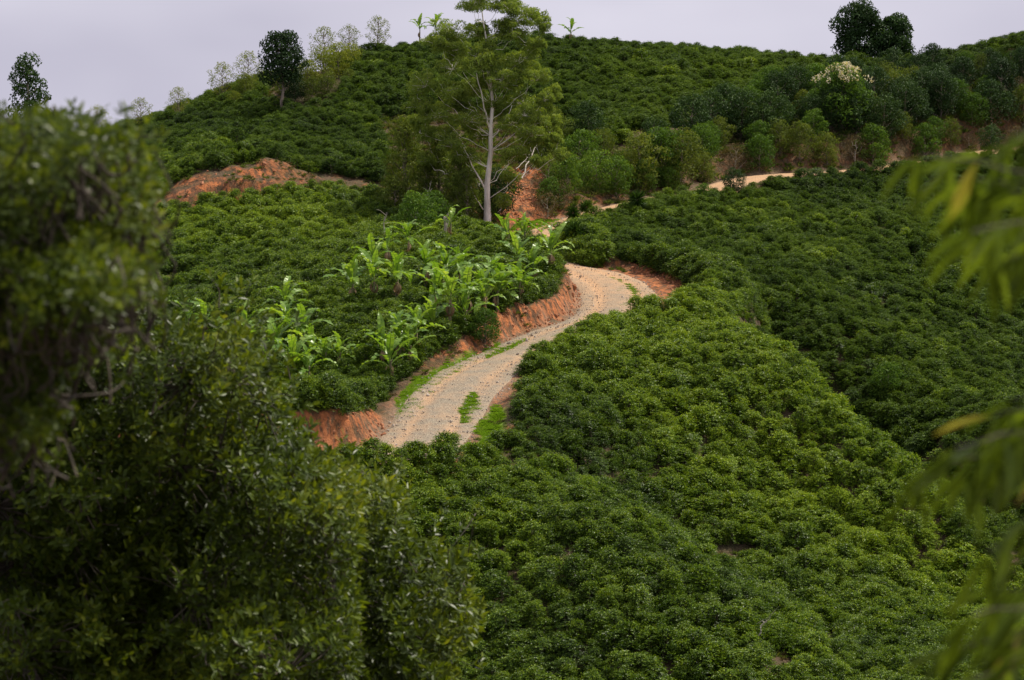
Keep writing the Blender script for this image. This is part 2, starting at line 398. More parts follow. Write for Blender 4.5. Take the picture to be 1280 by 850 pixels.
def link(o): C.objects.link(o); return o
def obj(name, me, parent=None, loc=None, rot=None, scale=None):
    o = bpy.data.objects.new(name, me); link(o)
    if parent is not None: o.parent = parent
    if loc is not None: o.location = loc
    if rot is not None: o.rotation_euler = rot
    if scale is not None: o.scale = (scale,)*3 if isinstance(scale, (int, float)) else scale
    return o
def tag(o, label=None, cat=None, group=None, kind=None):
    if label: o['label'] = label
    if cat: o['category'] = cat
    if group: o['group'] = group
    if kind: o['kind'] = kind
    return o
def scatter(name, pts, rots, scales, idx, sources, label=None, parent=None):
    """a mass nobody could count: small meshes laid on points with geometry nodes, one object"""
    me = bpy.data.meshes.new(name); n = len(pts)
    me.vertices.add(n); me.vertices.foreach_set('co', np.asarray(pts, np.float32).ravel())
    for nm, ty, dat, key in (('rot', 'FLOAT_VECTOR', rots, 'vector'), ('scl', 'FLOAT_VECTOR', scales, 'vector'), ('pick', 'INT', idx, 'value')):
        a = me.attributes.new(nm, ty, 'POINT'); a.data.foreach_set(key, np.asarray(dat, np.int32 if ty == 'INT' else np.float32).ravel())
    o = obj(name, me, parent); tag(o, label, kind='stuff')
    sc = bpy.data.collections.new(name + '_kit')
    for k, s in enumerate(sources):
        sc.objects.link(bpy.data.objects.new('%s_kind_%02d' % (name, k), s))
    ng = bpy.data.node_groups.new(name, 'GeometryNodeTree')
    ng.interface.new_socket('Geometry', in_out='INPUT', socket_type='NodeSocketGeometry')
    ng.interface.new_socket('Geometry', in_out='OUTPUT', socket_type='NodeSocketGeometry')
    gi = ng.nodes.new('NodeGroupInput'); go = ng.nodes.new('NodeGroupOutput')
    ci = ng.nodes.new('GeometryNodeCollectionInfo'); ci.inputs['Collection'].default_value = sc
    ci.inputs['Separate Children'].default_value = True; ci.inputs['Reset Children'].default_value = True
    ip = ng.nodes.new('GeometryNodeInstanceOnPoints'); ip.inputs['Pick Instance'].default_value = True
    def att(nm, dt):
        a = ng.nodes.new('GeometryNodeInputNamedAttribute'); a.data_type = dt; a.inputs['Name'].default_value = nm; return a.outputs['Attribute']
    e2r = ng.nodes.new('FunctionNodeEulerToRotation'); ng.links.new(att('rot', 'FLOAT_VECTOR'), e2r.inputs[0])
    ng.links.new(gi.outputs[0], ip.inputs['Points']); ng.links.new(ci.outputs[0], ip.inputs['Instance'])
    ng.links.new(att('pick', 'INT'), ip.inputs['Instance Index']); ng.links.new(e2r.outputs[0], ip.inputs['Rotation'])
    ng.links.new(att('scl', 'FLOAT_VECTOR'), ip.inputs['Scale']); ng.links.new(ip.outputs[0], go.inputs[0])
    md = o.modifiers.new('scatter', 'NODES'); md.node_group = ng
    return o

# ------------------------------------------------------------------ ground sheet
GRASS_PX = [[(495,522),(500,500),(520,478),(550,460),(585,442),(600,438),(600,446),(572,462),(545,480),(526,500),(512,524)],
            [(575,530),(582,502),(590,492),(600,497),(600,512),(590,530)],
            [(600,552),(606,525),(618,505),(632,515),(630,545),(615,570),(585,580),(578,562)],
            [(600,440),(655,425),(665,432),(612,450)],
            [(742,343),(775,352),(800,370),(802,388),(790,384),(780,366),(745,349)],
            [(640,278),(700,275),(700,284),(650,288)]]
BARE_PX = [(830,172,52,13),(780,190,26,9),(905,700,26,16),(975,835,22,16),(1035,812,16,20),(1015,600,16,6),(1105,292,10,14),(1045,745,14,6),(225,352,42,10),(300,388,18,9),
           (900,330,7,5),(1105,460,10,5),(1100,382,12,5),(640,582,14,7),(700,690,9,7),(950,800,9,9),(1270,705,20,14),(1165,400,10,5),(560,760,9,6),(305,180,9,18),
           (1040,560,9,6),(860,880,16,20),(985,150,20,7)]
u_, v_, dep_ = project(XX, YY, HH)
core = (np.abs(XX) < 62) & (YY > 136) & (YY < 318)
gy_, gx_ = np.gradient(HH, GY, GX)
slope = np.sqrt(gx_**2 + gy_**2)
A_red = np.zeros(XX.size); A_grass = np.zeros(XX.size); A_dust = np.zeros(XX.size)
ci_ = np.where(core.ravel())[0]
xc, yc = XX.ravel()[ci_], YY.ravel()[ci_]; uc, vc = u_.ravel()[ci_], v_.ravel()[ci_]; sl = slope.ravel()[ci_]
DR, IR, SR = line_dist(xc, yc, ROAD); DT, IT, ST = line_dist(xc, yc, TERR); DS, IS, SS = line_dist(xc, yc, SCAR)
hwr = np.interp(IR, np.arange(len(ROAD)), ROAD_HW)
upr = 1 - 0.8 * sstep(0.55, 0.7, IR / len(ROAD))
red = sstep(0.45, 0.9, sl) * (1 - sstep(hwr + 2.5, hwr + 4.5, DR)) * upr
red = np.maximum(red, (1 - sstep(hwr + 0.4, hwr + 1.8, DR)) * np.where(SR < 0, 0.75, 0.35) * upr)
red = np.maximum(red, sstep(0.35, 0.7, sl) * (1 - sstep(4.0, 6.5, DT)) * np.clip(0.7 + 1.0 * np.exp(-((uc - 298) / 20) ** 2) + vnoise(xc, yc, 2.5, 71), 0, 1))
red = np.maximum(red, (1 - sstep(2.0, 4.0, DS + 0.8 * vnoise(xc, yc, 1.6, 12))))
brr = np.interp(IR, np.arange(len(ROAD)), ROAD_BR)
red = np.maximum(red, np.clip(brr * 2, 0, 1) * (SR < 0) * (1 - sstep(hwr + 3.8, hwr + 4.8, DR)))
A_red[ci_] = red
gr = np.zeros(len(ci_))
for p in GRASS_PX: gr = np.maximum(gr, in_poly(uc, vc, p).astype(float) * (DR < 7))
A_grass[ci_] = gr
A_dust[ci_] = (1 - 0.9 * np.clip(brr * 2, 0, 1) * (SR < 0)) * (1 - sstep(hwr - 0.4, hwr + 1.2, DR + 0.6 * vnoise(xc, yc, 1.2, 14)))

def grid_mesh(name, X, Y, Z, mat, attrs):
    ny, nx = X.shape; me = bpy.data.meshes.new(name)
    co = np.stack([X, Y, Z], -1).reshape(-1, 3).astype(np.float32)
    i = np.arange(nx - 1)[None, :] + np.arange(ny - 1)[:, None] * nx
    q = np.stack([i, i+1, i+1+nx, i+nx], -1).reshape(-1, 4).astype(np.int32)
    me.vertices.add(len(co)); me.vertices.foreach_set('co', co.ravel())
    me.loops.add(q.size); me.loops.foreach_set('vertex_index', q.ravel())
    me.polygons.add(len(q)); me.polygons.foreach_set('loop_start', np.arange(0, q.size, 4, dtype=np.int32))
    me.polygons.foreach_set('use_smooth', np.ones(len(q), bool))
    for k, a in attrs.items():
        at = me.attributes.new(k, 'FLOAT', 'POINT'); at.data.foreach_set('value', np.asarray(a, np.float32).ravel())
    me.materials.append(mat); me.update(calc_edges=True); return me

def ground_material():
    m, t = new_mat('hillside_soil')
    tc = N(t, 'ShaderNodeTexCoord')
    n1 = N(t, 'ShaderNodeTexNoise', i_Scale=0.9, i_Detail=8.0, i_Roughness=0.65); L(t, tc.outputs['Object'], n1.inputs['Vector'])
    n2 = N(t, 'ShaderNodeTexNoise', i_Scale=5.0, i_Detail=6.0, i_Roughness=0.7); L(t, tc.outputs['Object'], n2.inputs['Vector'])
    mp = N(t, 'ShaderNodeMapping'); mp.inputs['Scale'].default_value = (1.6, 1.6, 0.35); L(t, tc.outputs['Object'], mp.inputs['Vector'])
    n3 = N(t, 'ShaderNodeTexNoise', i_Scale=1.3, i_Detail=7.0, i_Roughness=0.7); L(t, mp.outputs[0], n3.inputs['Vector'])
    soil = ramp(t, [(0.3, (0.055, 0.035, 0.022)), (0.5, (0.11, 0.07, 0.045)), (0.68, (0.17, 0.115, 0.075))], n2.outputs['Fac'])
    litter = ramp(t, [(0.45, (0.045, 0.06, 0.018)), (0.6, (0.12, 0.085, 0.05))], n1.outputs['Fac'])
    base = mixc(t, 0.5, soil.outputs[0], litter.outputs[0])
    clay = ramp(t, [(0.34, (0.07, 0.045, 0.028)), (0.46, (0.17, 0.085, 0.045)), (0.54, (0.42, 0.145, 0.055)), (0.66, (0.56, 0.21, 0.08))], n3.outputs['Fac'])
    ar = N(t, 'ShaderNodeAttribute', attribute_name='red'); ag = N(t, 'ShaderNodeAttribute', attribute_name='grass'); ad = N(t, 'ShaderNodeAttribute', attribute_name='dust')
    nb = N(t, 'ShaderNodeTexNoise', i_Scale=0.45, i_Detail=5.0, i_Roughness=0.6); L(t, tc.outputs['Object'], nb.inputs['Vector'])
    pb = ramp(t, [(0.38, (0.55, 0.55, 0.55)), (0.50, (1, 1, 1))], nb.outputs['Fac'])
    rf = mathn(t, 'MULTIPLY', ar.outputs['Fac'], pb.outputs[0], clamp=True)
    c = mixc(t, rf, base, clay.outputs[0])
    dust = ramp(t, [(0.35, (0.22, 0.15, 0.10)), (0.6, (0.40, 0.28, 0.19))], n2.outputs['Fac'])
    c = mixc(t, mathn(t, 'MULTIPLY', ad.outputs['Fac'], 0.85), c, dust.outputs[0])
    gcol = ramp(t, [(0.35, (0.09, 0.15, 0.015)), (0.6, (0.17, 0.26, 0.03))], n2.outputs['Fac'])
    c = mixc(t, ag.outputs['Fac'], c, gcol.outputs[0])
    bs = N(t, 'ShaderNodeBsdfPrincipled'); bs.inputs['Roughness'].default_value = 0.95; bs.inputs['Specular IOR Level'].default_value = 0.15
    L(t, c, bs.inputs['Base Color'])
    h = mathn(t, 'ADD', n2.outputs['Fac'], n3.outputs['Fac'])
    bp = N(t, 'ShaderNodeBump', i_Strength=0.9, i_Distance=0.25); L(t, h, bp.inputs['Height']); L(t, bp.outputs[0], bs.inputs['Normal'])
    o = N(t, 'ShaderNodeOutputMaterial'); L(t, bs.outputs[0], o.inputs['Surface'])
    return m
G_MAT = ground_material()
ground = obj('hillside', grid_mesh('hillside', XX, YY, HH, G_MAT, {'red': A_red, 'grass': A_grass, 'dust': A_dust}))
tag(ground, kind='structure')

# ------------------------------------------------------------------ the gravel road, a cambered sheet with wheel ruts
def road_material():
    m, t = new_mat('gravel_road')
    tc = N(t, 'ShaderNodeTexCoord')
    v1 = N(t, 'ShaderNodeTexVoronoi', i_Scale=11.0); L(t, tc.outputs['Object'], v1.inputs['Vector'])
    n2 = N(t, 'ShaderNodeTexNoise', i_Scale=1.1, i_Detail=6.0); L(t, tc.outputs['Object'], n2.inputs['Vector'])
    n3 = N(t, 'ShaderNodeTexNoise', i_Scale=14.0, i_Detail=4.0); L(t, tc.outputs['Object'], n3.inputs['Vector'])
    stone = ramp(t, [(0.0, (0.13, 0.10, 0.085)), (0.45, (0.21, 0.175, 0.13)), (0.8, (0.32, 0.275, 0.20)), (1.0, (0.50, 0.44, 0.33))], v1.outputs['Color'])
    fine = ramp(t, [(0.3, (0.15, 0.115, 0.082)), (0.7, (0.32, 0.27, 0.195))], n3.outputs['Fac'])
    c = mixc(t, 0.55, stone.outputs[0], fine.outputs[0])
    au = N(t, 'ShaderNodeAttribute', attribute_name='earth')
    e = mathn(t, 'ADD', au.outputs['Fac'], mathn(t, 'MULTIPLY', mathn(t, 'SUBTRACT', n2.outputs['Fac'], 0.5), 1.3), clamp=True)
    earth = ramp(t, [(0.3, (0.36, 0.215, 0.12)), (0.7, (0.52, 0.33, 0.185))], n3.outputs['Fac'])
    c = mixc(t, e, c, earth.outputs[0])
    bs = N(t, 'ShaderNodeBsdfPrincipled'); bs.inputs['Roughness'].default_value = 0.92; bs.inputs['Specular IOR Level'].default_value = 0.2
    L(t, c, bs.inputs['Base Color'])
    bp = N(t, 'ShaderNodeBump', i_Strength=0.8, i_Distance=0.06); L(t, v1.outputs['Distance'], bp.inputs['Height']); L(t, bp.outputs[0], bs.inputs['Normal'])
    o = N(t, 'ShaderNodeOutputMaterial'); L(t, bs.outputs[0], o.inputs['Surface'])
    return m
def road_mesh():
    K = 25; n = len(ROAD); T = nrm(np.gradient(ROAD[:, :2], axis=0)); NL = np.stack([-T[:, 1], T[:, 0]], 1)
    s = np.linspace(-1, 1, K)
    X = np.empty((n, K)); Y = np.empty((n, K)); Z = np.empty((n, K)); E = np.empty((n, K))
    for i in range(n):
        hw = ROAD_HW[i] + 0.55
        X[i] = ROAD[i, 0] + NL[i, 0] * s * hw; Y[i] = ROAD[i, 1] + NL[i, 1] * s * hw
        edge = np.abs(s)
        Z[i] = ROAD[i, 2] + 0.10 * (1 - s**2) - 0.09 * np.exp(-((edge - 0.42) / 0.13) ** 2) - 0.30 * sstep(0.80, 1.0, edge)
        st = i / (n - 1)
        E[i] = 0.12 + 0.75 * sstep(0.30, 0.5, st) + 0.7 * np.exp(-((edge - 0.42) / 0.13) ** 2) * (0.5 + st) + 0.4 * sstep(0.8, 1, edge)
    Z += 0.05 * vnoise(X, Y, 0.7, 21) + 0.12 * vnoise(X, Y, 1.7, 22) * sstep(0.6, 0.9, np.abs(s))[None, :]
    # far roads are plain earth
    return grid_mesh('gravel_road', X, Y, Z, road_material(), {'earth': E})
road = obj('gravel_road', road_mesh()); tag(road, kind='structure')

# loose stones on and beside the road
STONE_M = bark_mat('road_stone', (0.20, 0.16, 0.13), (0.50, 0.43, 0.35), 9.0)
def stone_mesh(k):
    rng = np.random.default_rng(700 + k); import bmesh
    bm = bmesh.new(); bmesh.ops.create_icosphere(bm, subdivisions=1, radius=1)
    for v in bm.verts: v.co = Vector((v.co.x * 1.15, v.co.y * 0.9, v.co.z * 0.62)) * float(rng.uniform(0.75, 1.2))
    me = bpy.data.meshes.new('stone'); bm.to_mesh(me); bm.free(); me.materials.append(STONE_M); return me
rng = np.random.default_rng(11)
ns = 8000
ii = rng.uniform(0, len(ROAD) * 0.62, ns); side = rng.uniform(-1, 1, ns); side = np.sign(side) * np.abs(side) ** 0.6
k0 = ii.astype(int); T_ = nrm(np.gradient(ROAD[:, :2], axis=0))
hw_ = ROAD_HW[k0] * 1.12; sx = ROAD[k0, 0] - T_[k0, 1] * side * hw_ + rng.normal(0, .2, ns); sy = ROAD[k0, 1] + T_[k0, 0] * side * hw_ + rng.normal(0, .2, ns)
sz = np.maximum(gh(sx, sy), ROAD[k0, 2] + 0.10 * (1 - side**2) - 0.30 * sstep(0.9, 1.12, np.abs(side))) + 0.01
ssc = rng.lognormal(-3.6, 0.5, ns)
scatter('loose_stones', np.stack([sx, sy, sz], 1), rng.uniform(-3, 3, (ns, 3)), np.repeat(ssc[:, None], 3, 1), rng.integers(0, 4, ns), [stone_mesh(k) for k in range(4)],
        'loose pale stones and pebbles strewn along the gravel road')

CLOD_M = bark_mat('clay_clod', (0.14, 0.062, 0.032), (0.46, 0.18, 0.075), 5.0)
clods = []
for k in range(4):
    me = stone_mesh(20 + k); me.materials.clear(); me.materials.append(CLOD_M); clods.append(me)
rc = np.random.default_rng(12); n = 60000; cx_ = rc.uniform(-40, 25, n); cy_ = rc.uniform(158, 262, n)
Dk, Ik, Sk = line_dist(cx_, cy_, ROAD); hk = np.interp(Ik, np.arange(len(ROAD)), ROAD_HW); bk_ = np.interp(Ik, np.arange(len(ROAD)), ROAD_BL); bq_ = np.interp(Ik, np.arange(len(ROAD)), ROAD_BR)
Dt, It, St = line_dist(cx_, cy_, TERR); Ds, _, _ = line_dist(cx_, cy_, SCAR)
kc = ((Sk > 0) & (Dk > hk) & (Dk < hk + 2.0) & (bk_ > .8)) | ((Sk < 0) & (bq_ > .3) & (Dk > hk + 1.4) & (Dk < hk + 3.9)) | ((St > 0) & (Dt > 1.2) & (Dt < 4.5) & (rc.uniform(0, 1, n) < .18)) | (Ds < 2.6)
cx_, cy_ = cx_[kc], cy_[kc]; n = len(cx_); sc_ = rc.lognormal(-2.75, .55, (n, 1))
scatter('earth_clods', np.stack([cx_, cy_, gh(cx_, cy_)], 1), rc.uniform(-3, 3, (n, 3)), np.repeat(sc_, 3, 1), rc.integers(0, 4, n), clods, 'crumbled red clods of earth along the cut banks')

# ------------------------------------------------------------------ coffee
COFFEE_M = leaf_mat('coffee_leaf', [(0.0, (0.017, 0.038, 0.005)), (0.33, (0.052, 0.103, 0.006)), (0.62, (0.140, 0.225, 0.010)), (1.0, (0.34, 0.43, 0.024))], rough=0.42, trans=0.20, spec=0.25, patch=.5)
TWIG_M = bark_mat('coffee_stem', (0.06, 0.045, 0.03), (0.16, 0.12, 0.08), 12)
def coffee_mesh(k):
    rng = np.random.default_rng(100 + k); acc = Acc()
    H = rng.uniform(1.45, 2.1); Rm = rng.uniform(0.95, 1.2)
    for s in range(3):
        a = rng.uniform(0, 6.28); add_tube(acc, curve((0, 0, -0.3), (0.15*math.cos(a), 0.15*math.sin(a), H*0.85), 0, 4, rng, 0.03), [0.03, .025, .018, .01], 4, 1, 0.5, False)
    lob = rng.uniform(0.5, 1.25, 9)
    nb = 96
    for b in range(nb):
        t = (b + rng.uniform(0, 1)) / nb; h = H * (0.12 + 0.88 * t); az = b * 2.399 + rng.uniform(-.4, .4)
        lb = lob[int((az % 6.283) / 6.283 * 8.99)]
        r = Rm * lb * math.sqrt(max(0.02, 1 - max(0, (t - 0.35) / 0.68) ** 2)) * rng.uniform(0.6, 1.25)
        d = np.array([math.cos(az), math.sin(az), 0]); rise = 0.25 * t * r
        npts = 7; tt = np.linspace(0.42, 1.0, npts)
        pts = d * r * tt[:, None]; pts[:, 2] = h + rise * tt - 0.14 * r * tt**2
        side = np.array([-d[1], d[0], 0])
        for j in range(npts):
            for sgn in (-1, 1, 0) if j == npts - 1 else (-1, 1):
                D = d * (0.55 if sgn else 1.0) + side * sgn * 0.9 + np.array([0, 0, rng.uniform(-0.35, 0.35)])
                Ln = rng.uniform(0.12, 0.19) * (1.0 if j < npts - 1 else 0.8)
                tip = (j >= npts - 2) * rng.uniform(0.0, 0.34) + 0.16 * t * (j / npts)
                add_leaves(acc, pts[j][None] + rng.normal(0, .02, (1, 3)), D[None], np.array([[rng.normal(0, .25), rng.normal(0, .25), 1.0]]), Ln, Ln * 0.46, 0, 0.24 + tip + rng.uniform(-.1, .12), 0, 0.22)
    n = 900                                        # leafy clumps over the dome
    nc = 19; ca = rng.uniform(0, 6.28, nc); cz = rng.uniform(0.2, 1.0, nc)
    cr_ = Rm * np.sqrt(np.maximum(0.03, 1 - ((cz - 0.35) / 0.68).clip(0) ** 2)) * rng.uniform(.35, 1.08, nc)
    cc = np.stack([cr_ * np.cos(ca), cr_ * np.sin(ca), cz * H * 0.93], 1); which = rng.integers(0, nc, n)
    dd_ = nrm(rng.normal(0, 1, (n, 3)) + [0, 0, 0.55]); Pb = cc[which] + dd_ * rng.uniform(0.05, 0.36, (n, 1)) * [1.15, 1.15, .8]
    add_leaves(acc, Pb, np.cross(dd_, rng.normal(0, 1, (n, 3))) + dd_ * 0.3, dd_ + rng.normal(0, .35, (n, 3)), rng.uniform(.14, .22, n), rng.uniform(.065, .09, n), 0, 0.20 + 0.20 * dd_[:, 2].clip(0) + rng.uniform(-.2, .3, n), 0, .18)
    n = 150                                        # upright new shoots on the top
    az = rng.uniform(0, 6.28, n); rr = Rm * 0.75 * np.sqrt(rng.uniform(0, 1, n))
    Pb = np.stack([rr*np.cos(az), rr*np.sin(az), H * (0.95 - 0.35 * (rr / Rm) ** 2) + rng.uniform(-.15, .32, n)], 1)
    D = np.stack([rng.normal(0, .7, n), rng.normal(0, .7, n), rng.uniform(.3, 1, n)], 1)
    add_leaves(acc, Pb, D, rng.normal(0, 1, (n, 3)) + [0, 0, 1.5], rng.uniform(.08, .15, n), rng.uniform(.04, .06, n), 0, rng.uniform(.45, .9, n), 0, .1)
    return acc.mesh('coffee_bush', [COFFEE_M, TWIG_M])
NCV = 9
COFFEE = [coffee_mesh(k) for k in range(NCV)]
COFFEE_SHADE_M = leaf_mat('shaded_coffee_leaf', [(0.0, (0.012, 0.027, 0.008)), (0.33, (0.042, 0.085, 0.009)), (0.62, (0.100, 0.165, 0.013)), (1.0, (0.14, 0.20, 0.025))], rough=0.5, trans=0.22, spec=0.15)
COFFEE_LIT_M = leaf_mat('sunlit_coffee_leaf', [(0.0, (0.03, 0.06, 0.005)), (0.33, (0.065, 0.125, 0.007)), (0.62, (0.165, 0.26, 0.012)), (1.0, (0.36, 0.43, 0.03))], rough=0.42, trans=0.28, spec=0.25)
for k in range(NCV):                                 # darker copies, shade painted into the leaves: upper hill and behind the spur
    me = COFFEE[k].copy(); me.materials[0] = COFFEE_SHADE_M; COFFEE.append(me)
for k in range(NCV):                                 # lighter copies, sunlight painted into the leaves along the spur crests
    me = COFFEE[k].copy(); me.materials[0] = COFFEE_LIT_M; COFFEE.append(me)

WILD1 = [(668,262),(690,200),(740,178),(790,196),(850,190),(905,150),(960,128),(1060,104),(1140,98),(1185,92),(1232,84),(1290,66),(1420,50),(1420,184),(1260,190),(1160,206),(1080,216),(1000,220),(935,228),(880,244),(830,250),(780,260),(730,274),(690,290)]
WILD2 = [(470,150),(520,140),(560,130),(640,150),(690,180),(680,230),(668,290),(640,292),(600,282),(566,290),(520,275),(488,262),(470,240),(480,190)]
WILD3 = [(330,110),(380,90),(420,84),(440,100),(420,130),(370,140),(330,130)]
rng = np.random.default_rng(5)
px, py = [], []
sa, sb = 0.82, 0.98
ang = R(109)
a_, b_ = np.meshgrid(np.arange(-150, 330, sa), np.arange(-150, 330, sb))
a_ = a_.ravel(); b_ = b_.ravel()
qx = a_ * math.cos(ang) - b_ * math.sin(ang); qy = a_ * math.sin(ang) + b_ * math.cos(ang) + 150
qx = qx + 2.4 * vnoise(qx, qy, 17, 31) + rng.normal(0, 0.16, len(qx)); qy = qy + 2.4 * vnoise(qy, qx, 19, 32) + rng.normal(0, 0.16, len(qx))
# an unbroken row along the lower side of the road, as planted
kk = np.arange(0, len(ROAD) - 1, 0.95); TR = nrm(np.gradient(ROAD[:, :2], axis=0)); ki_ = kk.astype(int)
for off, s_ in ((1.0, -1), (1.8, -1), (2.1, 1)):
    off_ = ROAD_HW[ki_] + off + np.where((s_ < 0) & (ROAD_BR[ki_] > 0.1), 2.3, 0)
    qx = np.append(qx, ROAD[ki_, 0] - s_ * TR[ki_, 1] * off_ + rng.normal(0, .12, len(ki_))); qy = np.append(qy, ROAD[ki_, 1] + s_ * TR[ki_, 0] * off_ + rng.normal(0, .12, len(ki_)))
k = (np.abs(qx) < 62) & (qy > 136) & (qy < 322); qx = qx[k]; qy = qy[k]; qz = gh(qx, qy)
uu, vv, dd = project(qx, qy, qz)
DR, IR, SR = line_dist(qx, qy, ROAD); DT, _, ST = line_dist(qx, qy, TERR); DS, _, _ = line_dist(qx, qy, SCAR)
hwq = np.interp(IR, np.arange(len(ROAD)), ROAD_HW)
inr = IR / len(ROAD)
keep = (uu > -110) & (uu < 1390) & (vv < 1010)
bump = sstep(_ki[3], _ki[4], IR) * (1 - sstep(_ki[6] - 3, _ki[6] + 3, IR))
keep &= ~((SR <= 0) & (DR < hwq + 0.6 + 1.5 * bump))
keep &= ~((SR > 0) & (DR < hwq + 1.9)) & ~((SR <= 0) & (DR < hwq + 0.6 + 1.5 * sstep(.50, .54, IR / len(ROAD)) * (1 - .3 * sstep(.66, .7, IR / len(ROAD))) * (0.75 + 1.5 * vnoise(qx, qy, 7, 95)) + np.where(np.interp(IR, np.arange(len(ROAD)), ROAD_BR) > 0.1, 2.2, 0)))
keep &= ~((ST > 0) & (DT < 5.2) & (uu < 520)) & (DT > 1.7) & (DS > 3.0)
keep &= ~in_poly(uu, vv, WILD1) & ~in_poly(uu, vv, WILD2) & ~in_poly(uu, vv, WILD3)
for (bu, bv, ru, rv) in BARE_PX: keep &= ((uu - bu) / ru) ** 2 + ((vv - bv) / rv) ** 2 > 1
for p in GRASS_PX: keep &= ~(in_poly(uu, vv, p) & (DR < 8))
keep &= rng.uniform(0, 1, len(qx)) > 0.02 + 0.10 * (vnoise(qx, qy, 6, 81) > 0.3)
qx, qy, qz, uu, vv, dd = [q[keep] for q in (qx, qy, qz, uu, vv, dd)]
# a row of coffee keeps the outer rim of the bend
nq = len(qx); print('coffee bushes', nq)
csc = 0.65 * rng.uniform(0.70, 1.25, nq) * (1 + 0.3 * vnoise(qx, qy, 9, 33)); crot = rng.uniform(0, 6.28, nq)
ctl = rng.normal(0, 0.15, (nq, 2)); cvar = rng.integers(0, NCV, nq)
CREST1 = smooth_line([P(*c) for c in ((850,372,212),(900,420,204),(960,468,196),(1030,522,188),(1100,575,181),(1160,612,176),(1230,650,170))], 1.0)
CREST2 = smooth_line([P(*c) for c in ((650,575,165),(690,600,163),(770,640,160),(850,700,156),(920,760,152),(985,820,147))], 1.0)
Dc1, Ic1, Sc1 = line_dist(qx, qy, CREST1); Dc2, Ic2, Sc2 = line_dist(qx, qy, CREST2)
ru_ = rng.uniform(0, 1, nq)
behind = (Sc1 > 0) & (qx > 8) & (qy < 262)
shade_tone = (sstep(244, 266, qy) * 0.95 > ru_) | (behind & (ru_ < .25 + .6 * sstep(2, 14, Dc1)))  # bushes given the leaf colour with shade painted in
new = ~shade_tone & (ru_ < np.maximum(.85 * np.exp(-(Dc1 / 3.5) ** 2) * (Ic1 > 0), .6 * np.exp(-(Dc2 / 2.6) ** 2)))  # bushes near the crest lines given the painted sunlit leaf colour
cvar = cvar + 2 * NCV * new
cvar = cvar + NCV * shade_tone
inframe = (uu > 0) & (uu < 1280) & (vv < 905)
order = np.argsort(np.where(inframe & ~((uu < 420) & (vv > 480)) & ~((uu < 600) & (vv > 720)), dd / csc, 1e9))
big = np.zeros(nq, bool); big[order[:300]] = True
rest = ~big
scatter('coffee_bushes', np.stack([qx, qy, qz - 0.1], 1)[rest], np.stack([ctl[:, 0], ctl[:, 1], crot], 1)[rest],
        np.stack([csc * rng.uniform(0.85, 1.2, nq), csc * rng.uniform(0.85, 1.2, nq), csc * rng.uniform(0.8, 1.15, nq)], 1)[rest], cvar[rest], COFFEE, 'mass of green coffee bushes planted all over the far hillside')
def coffee_label(u, v, c):
    sz = 'small' if c < .56 else 'large' if c > .72 else 'medium sized'
    if v < 700: w_ = ('on the crest of the lower spur, nearest the shaded tree' if u < 700 else 'on the crest of the lower spur, midway down' if u < 820 else 'where the lower spur runs out towards the bare earth')
    elif u > 1180: w_ = 'behind the lowest of the blurred hanging leaves at right'
    elif u > 1060: w_ = 'on the near slope just left of the blurred hanging leaves'
    elif u > 960: w_ = 'right of the bare brown earth at the bottom'
    elif u > 860: w_ = 'around the bare brown earth at the bottom'
    elif u > 730: w_ = 'on the near slope left of the bare brown earth'
    else: w_ = 'on the near slope touching the outline of the shaded tree'
    return sz + ' green coffee bush ' + w_
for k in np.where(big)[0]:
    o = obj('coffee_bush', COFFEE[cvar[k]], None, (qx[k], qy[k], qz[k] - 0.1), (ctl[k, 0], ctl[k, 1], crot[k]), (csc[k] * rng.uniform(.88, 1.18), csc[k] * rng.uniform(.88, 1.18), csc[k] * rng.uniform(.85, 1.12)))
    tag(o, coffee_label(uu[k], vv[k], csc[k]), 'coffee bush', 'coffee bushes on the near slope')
print('big bushes v range', vv[big].min(), vv[big].max())

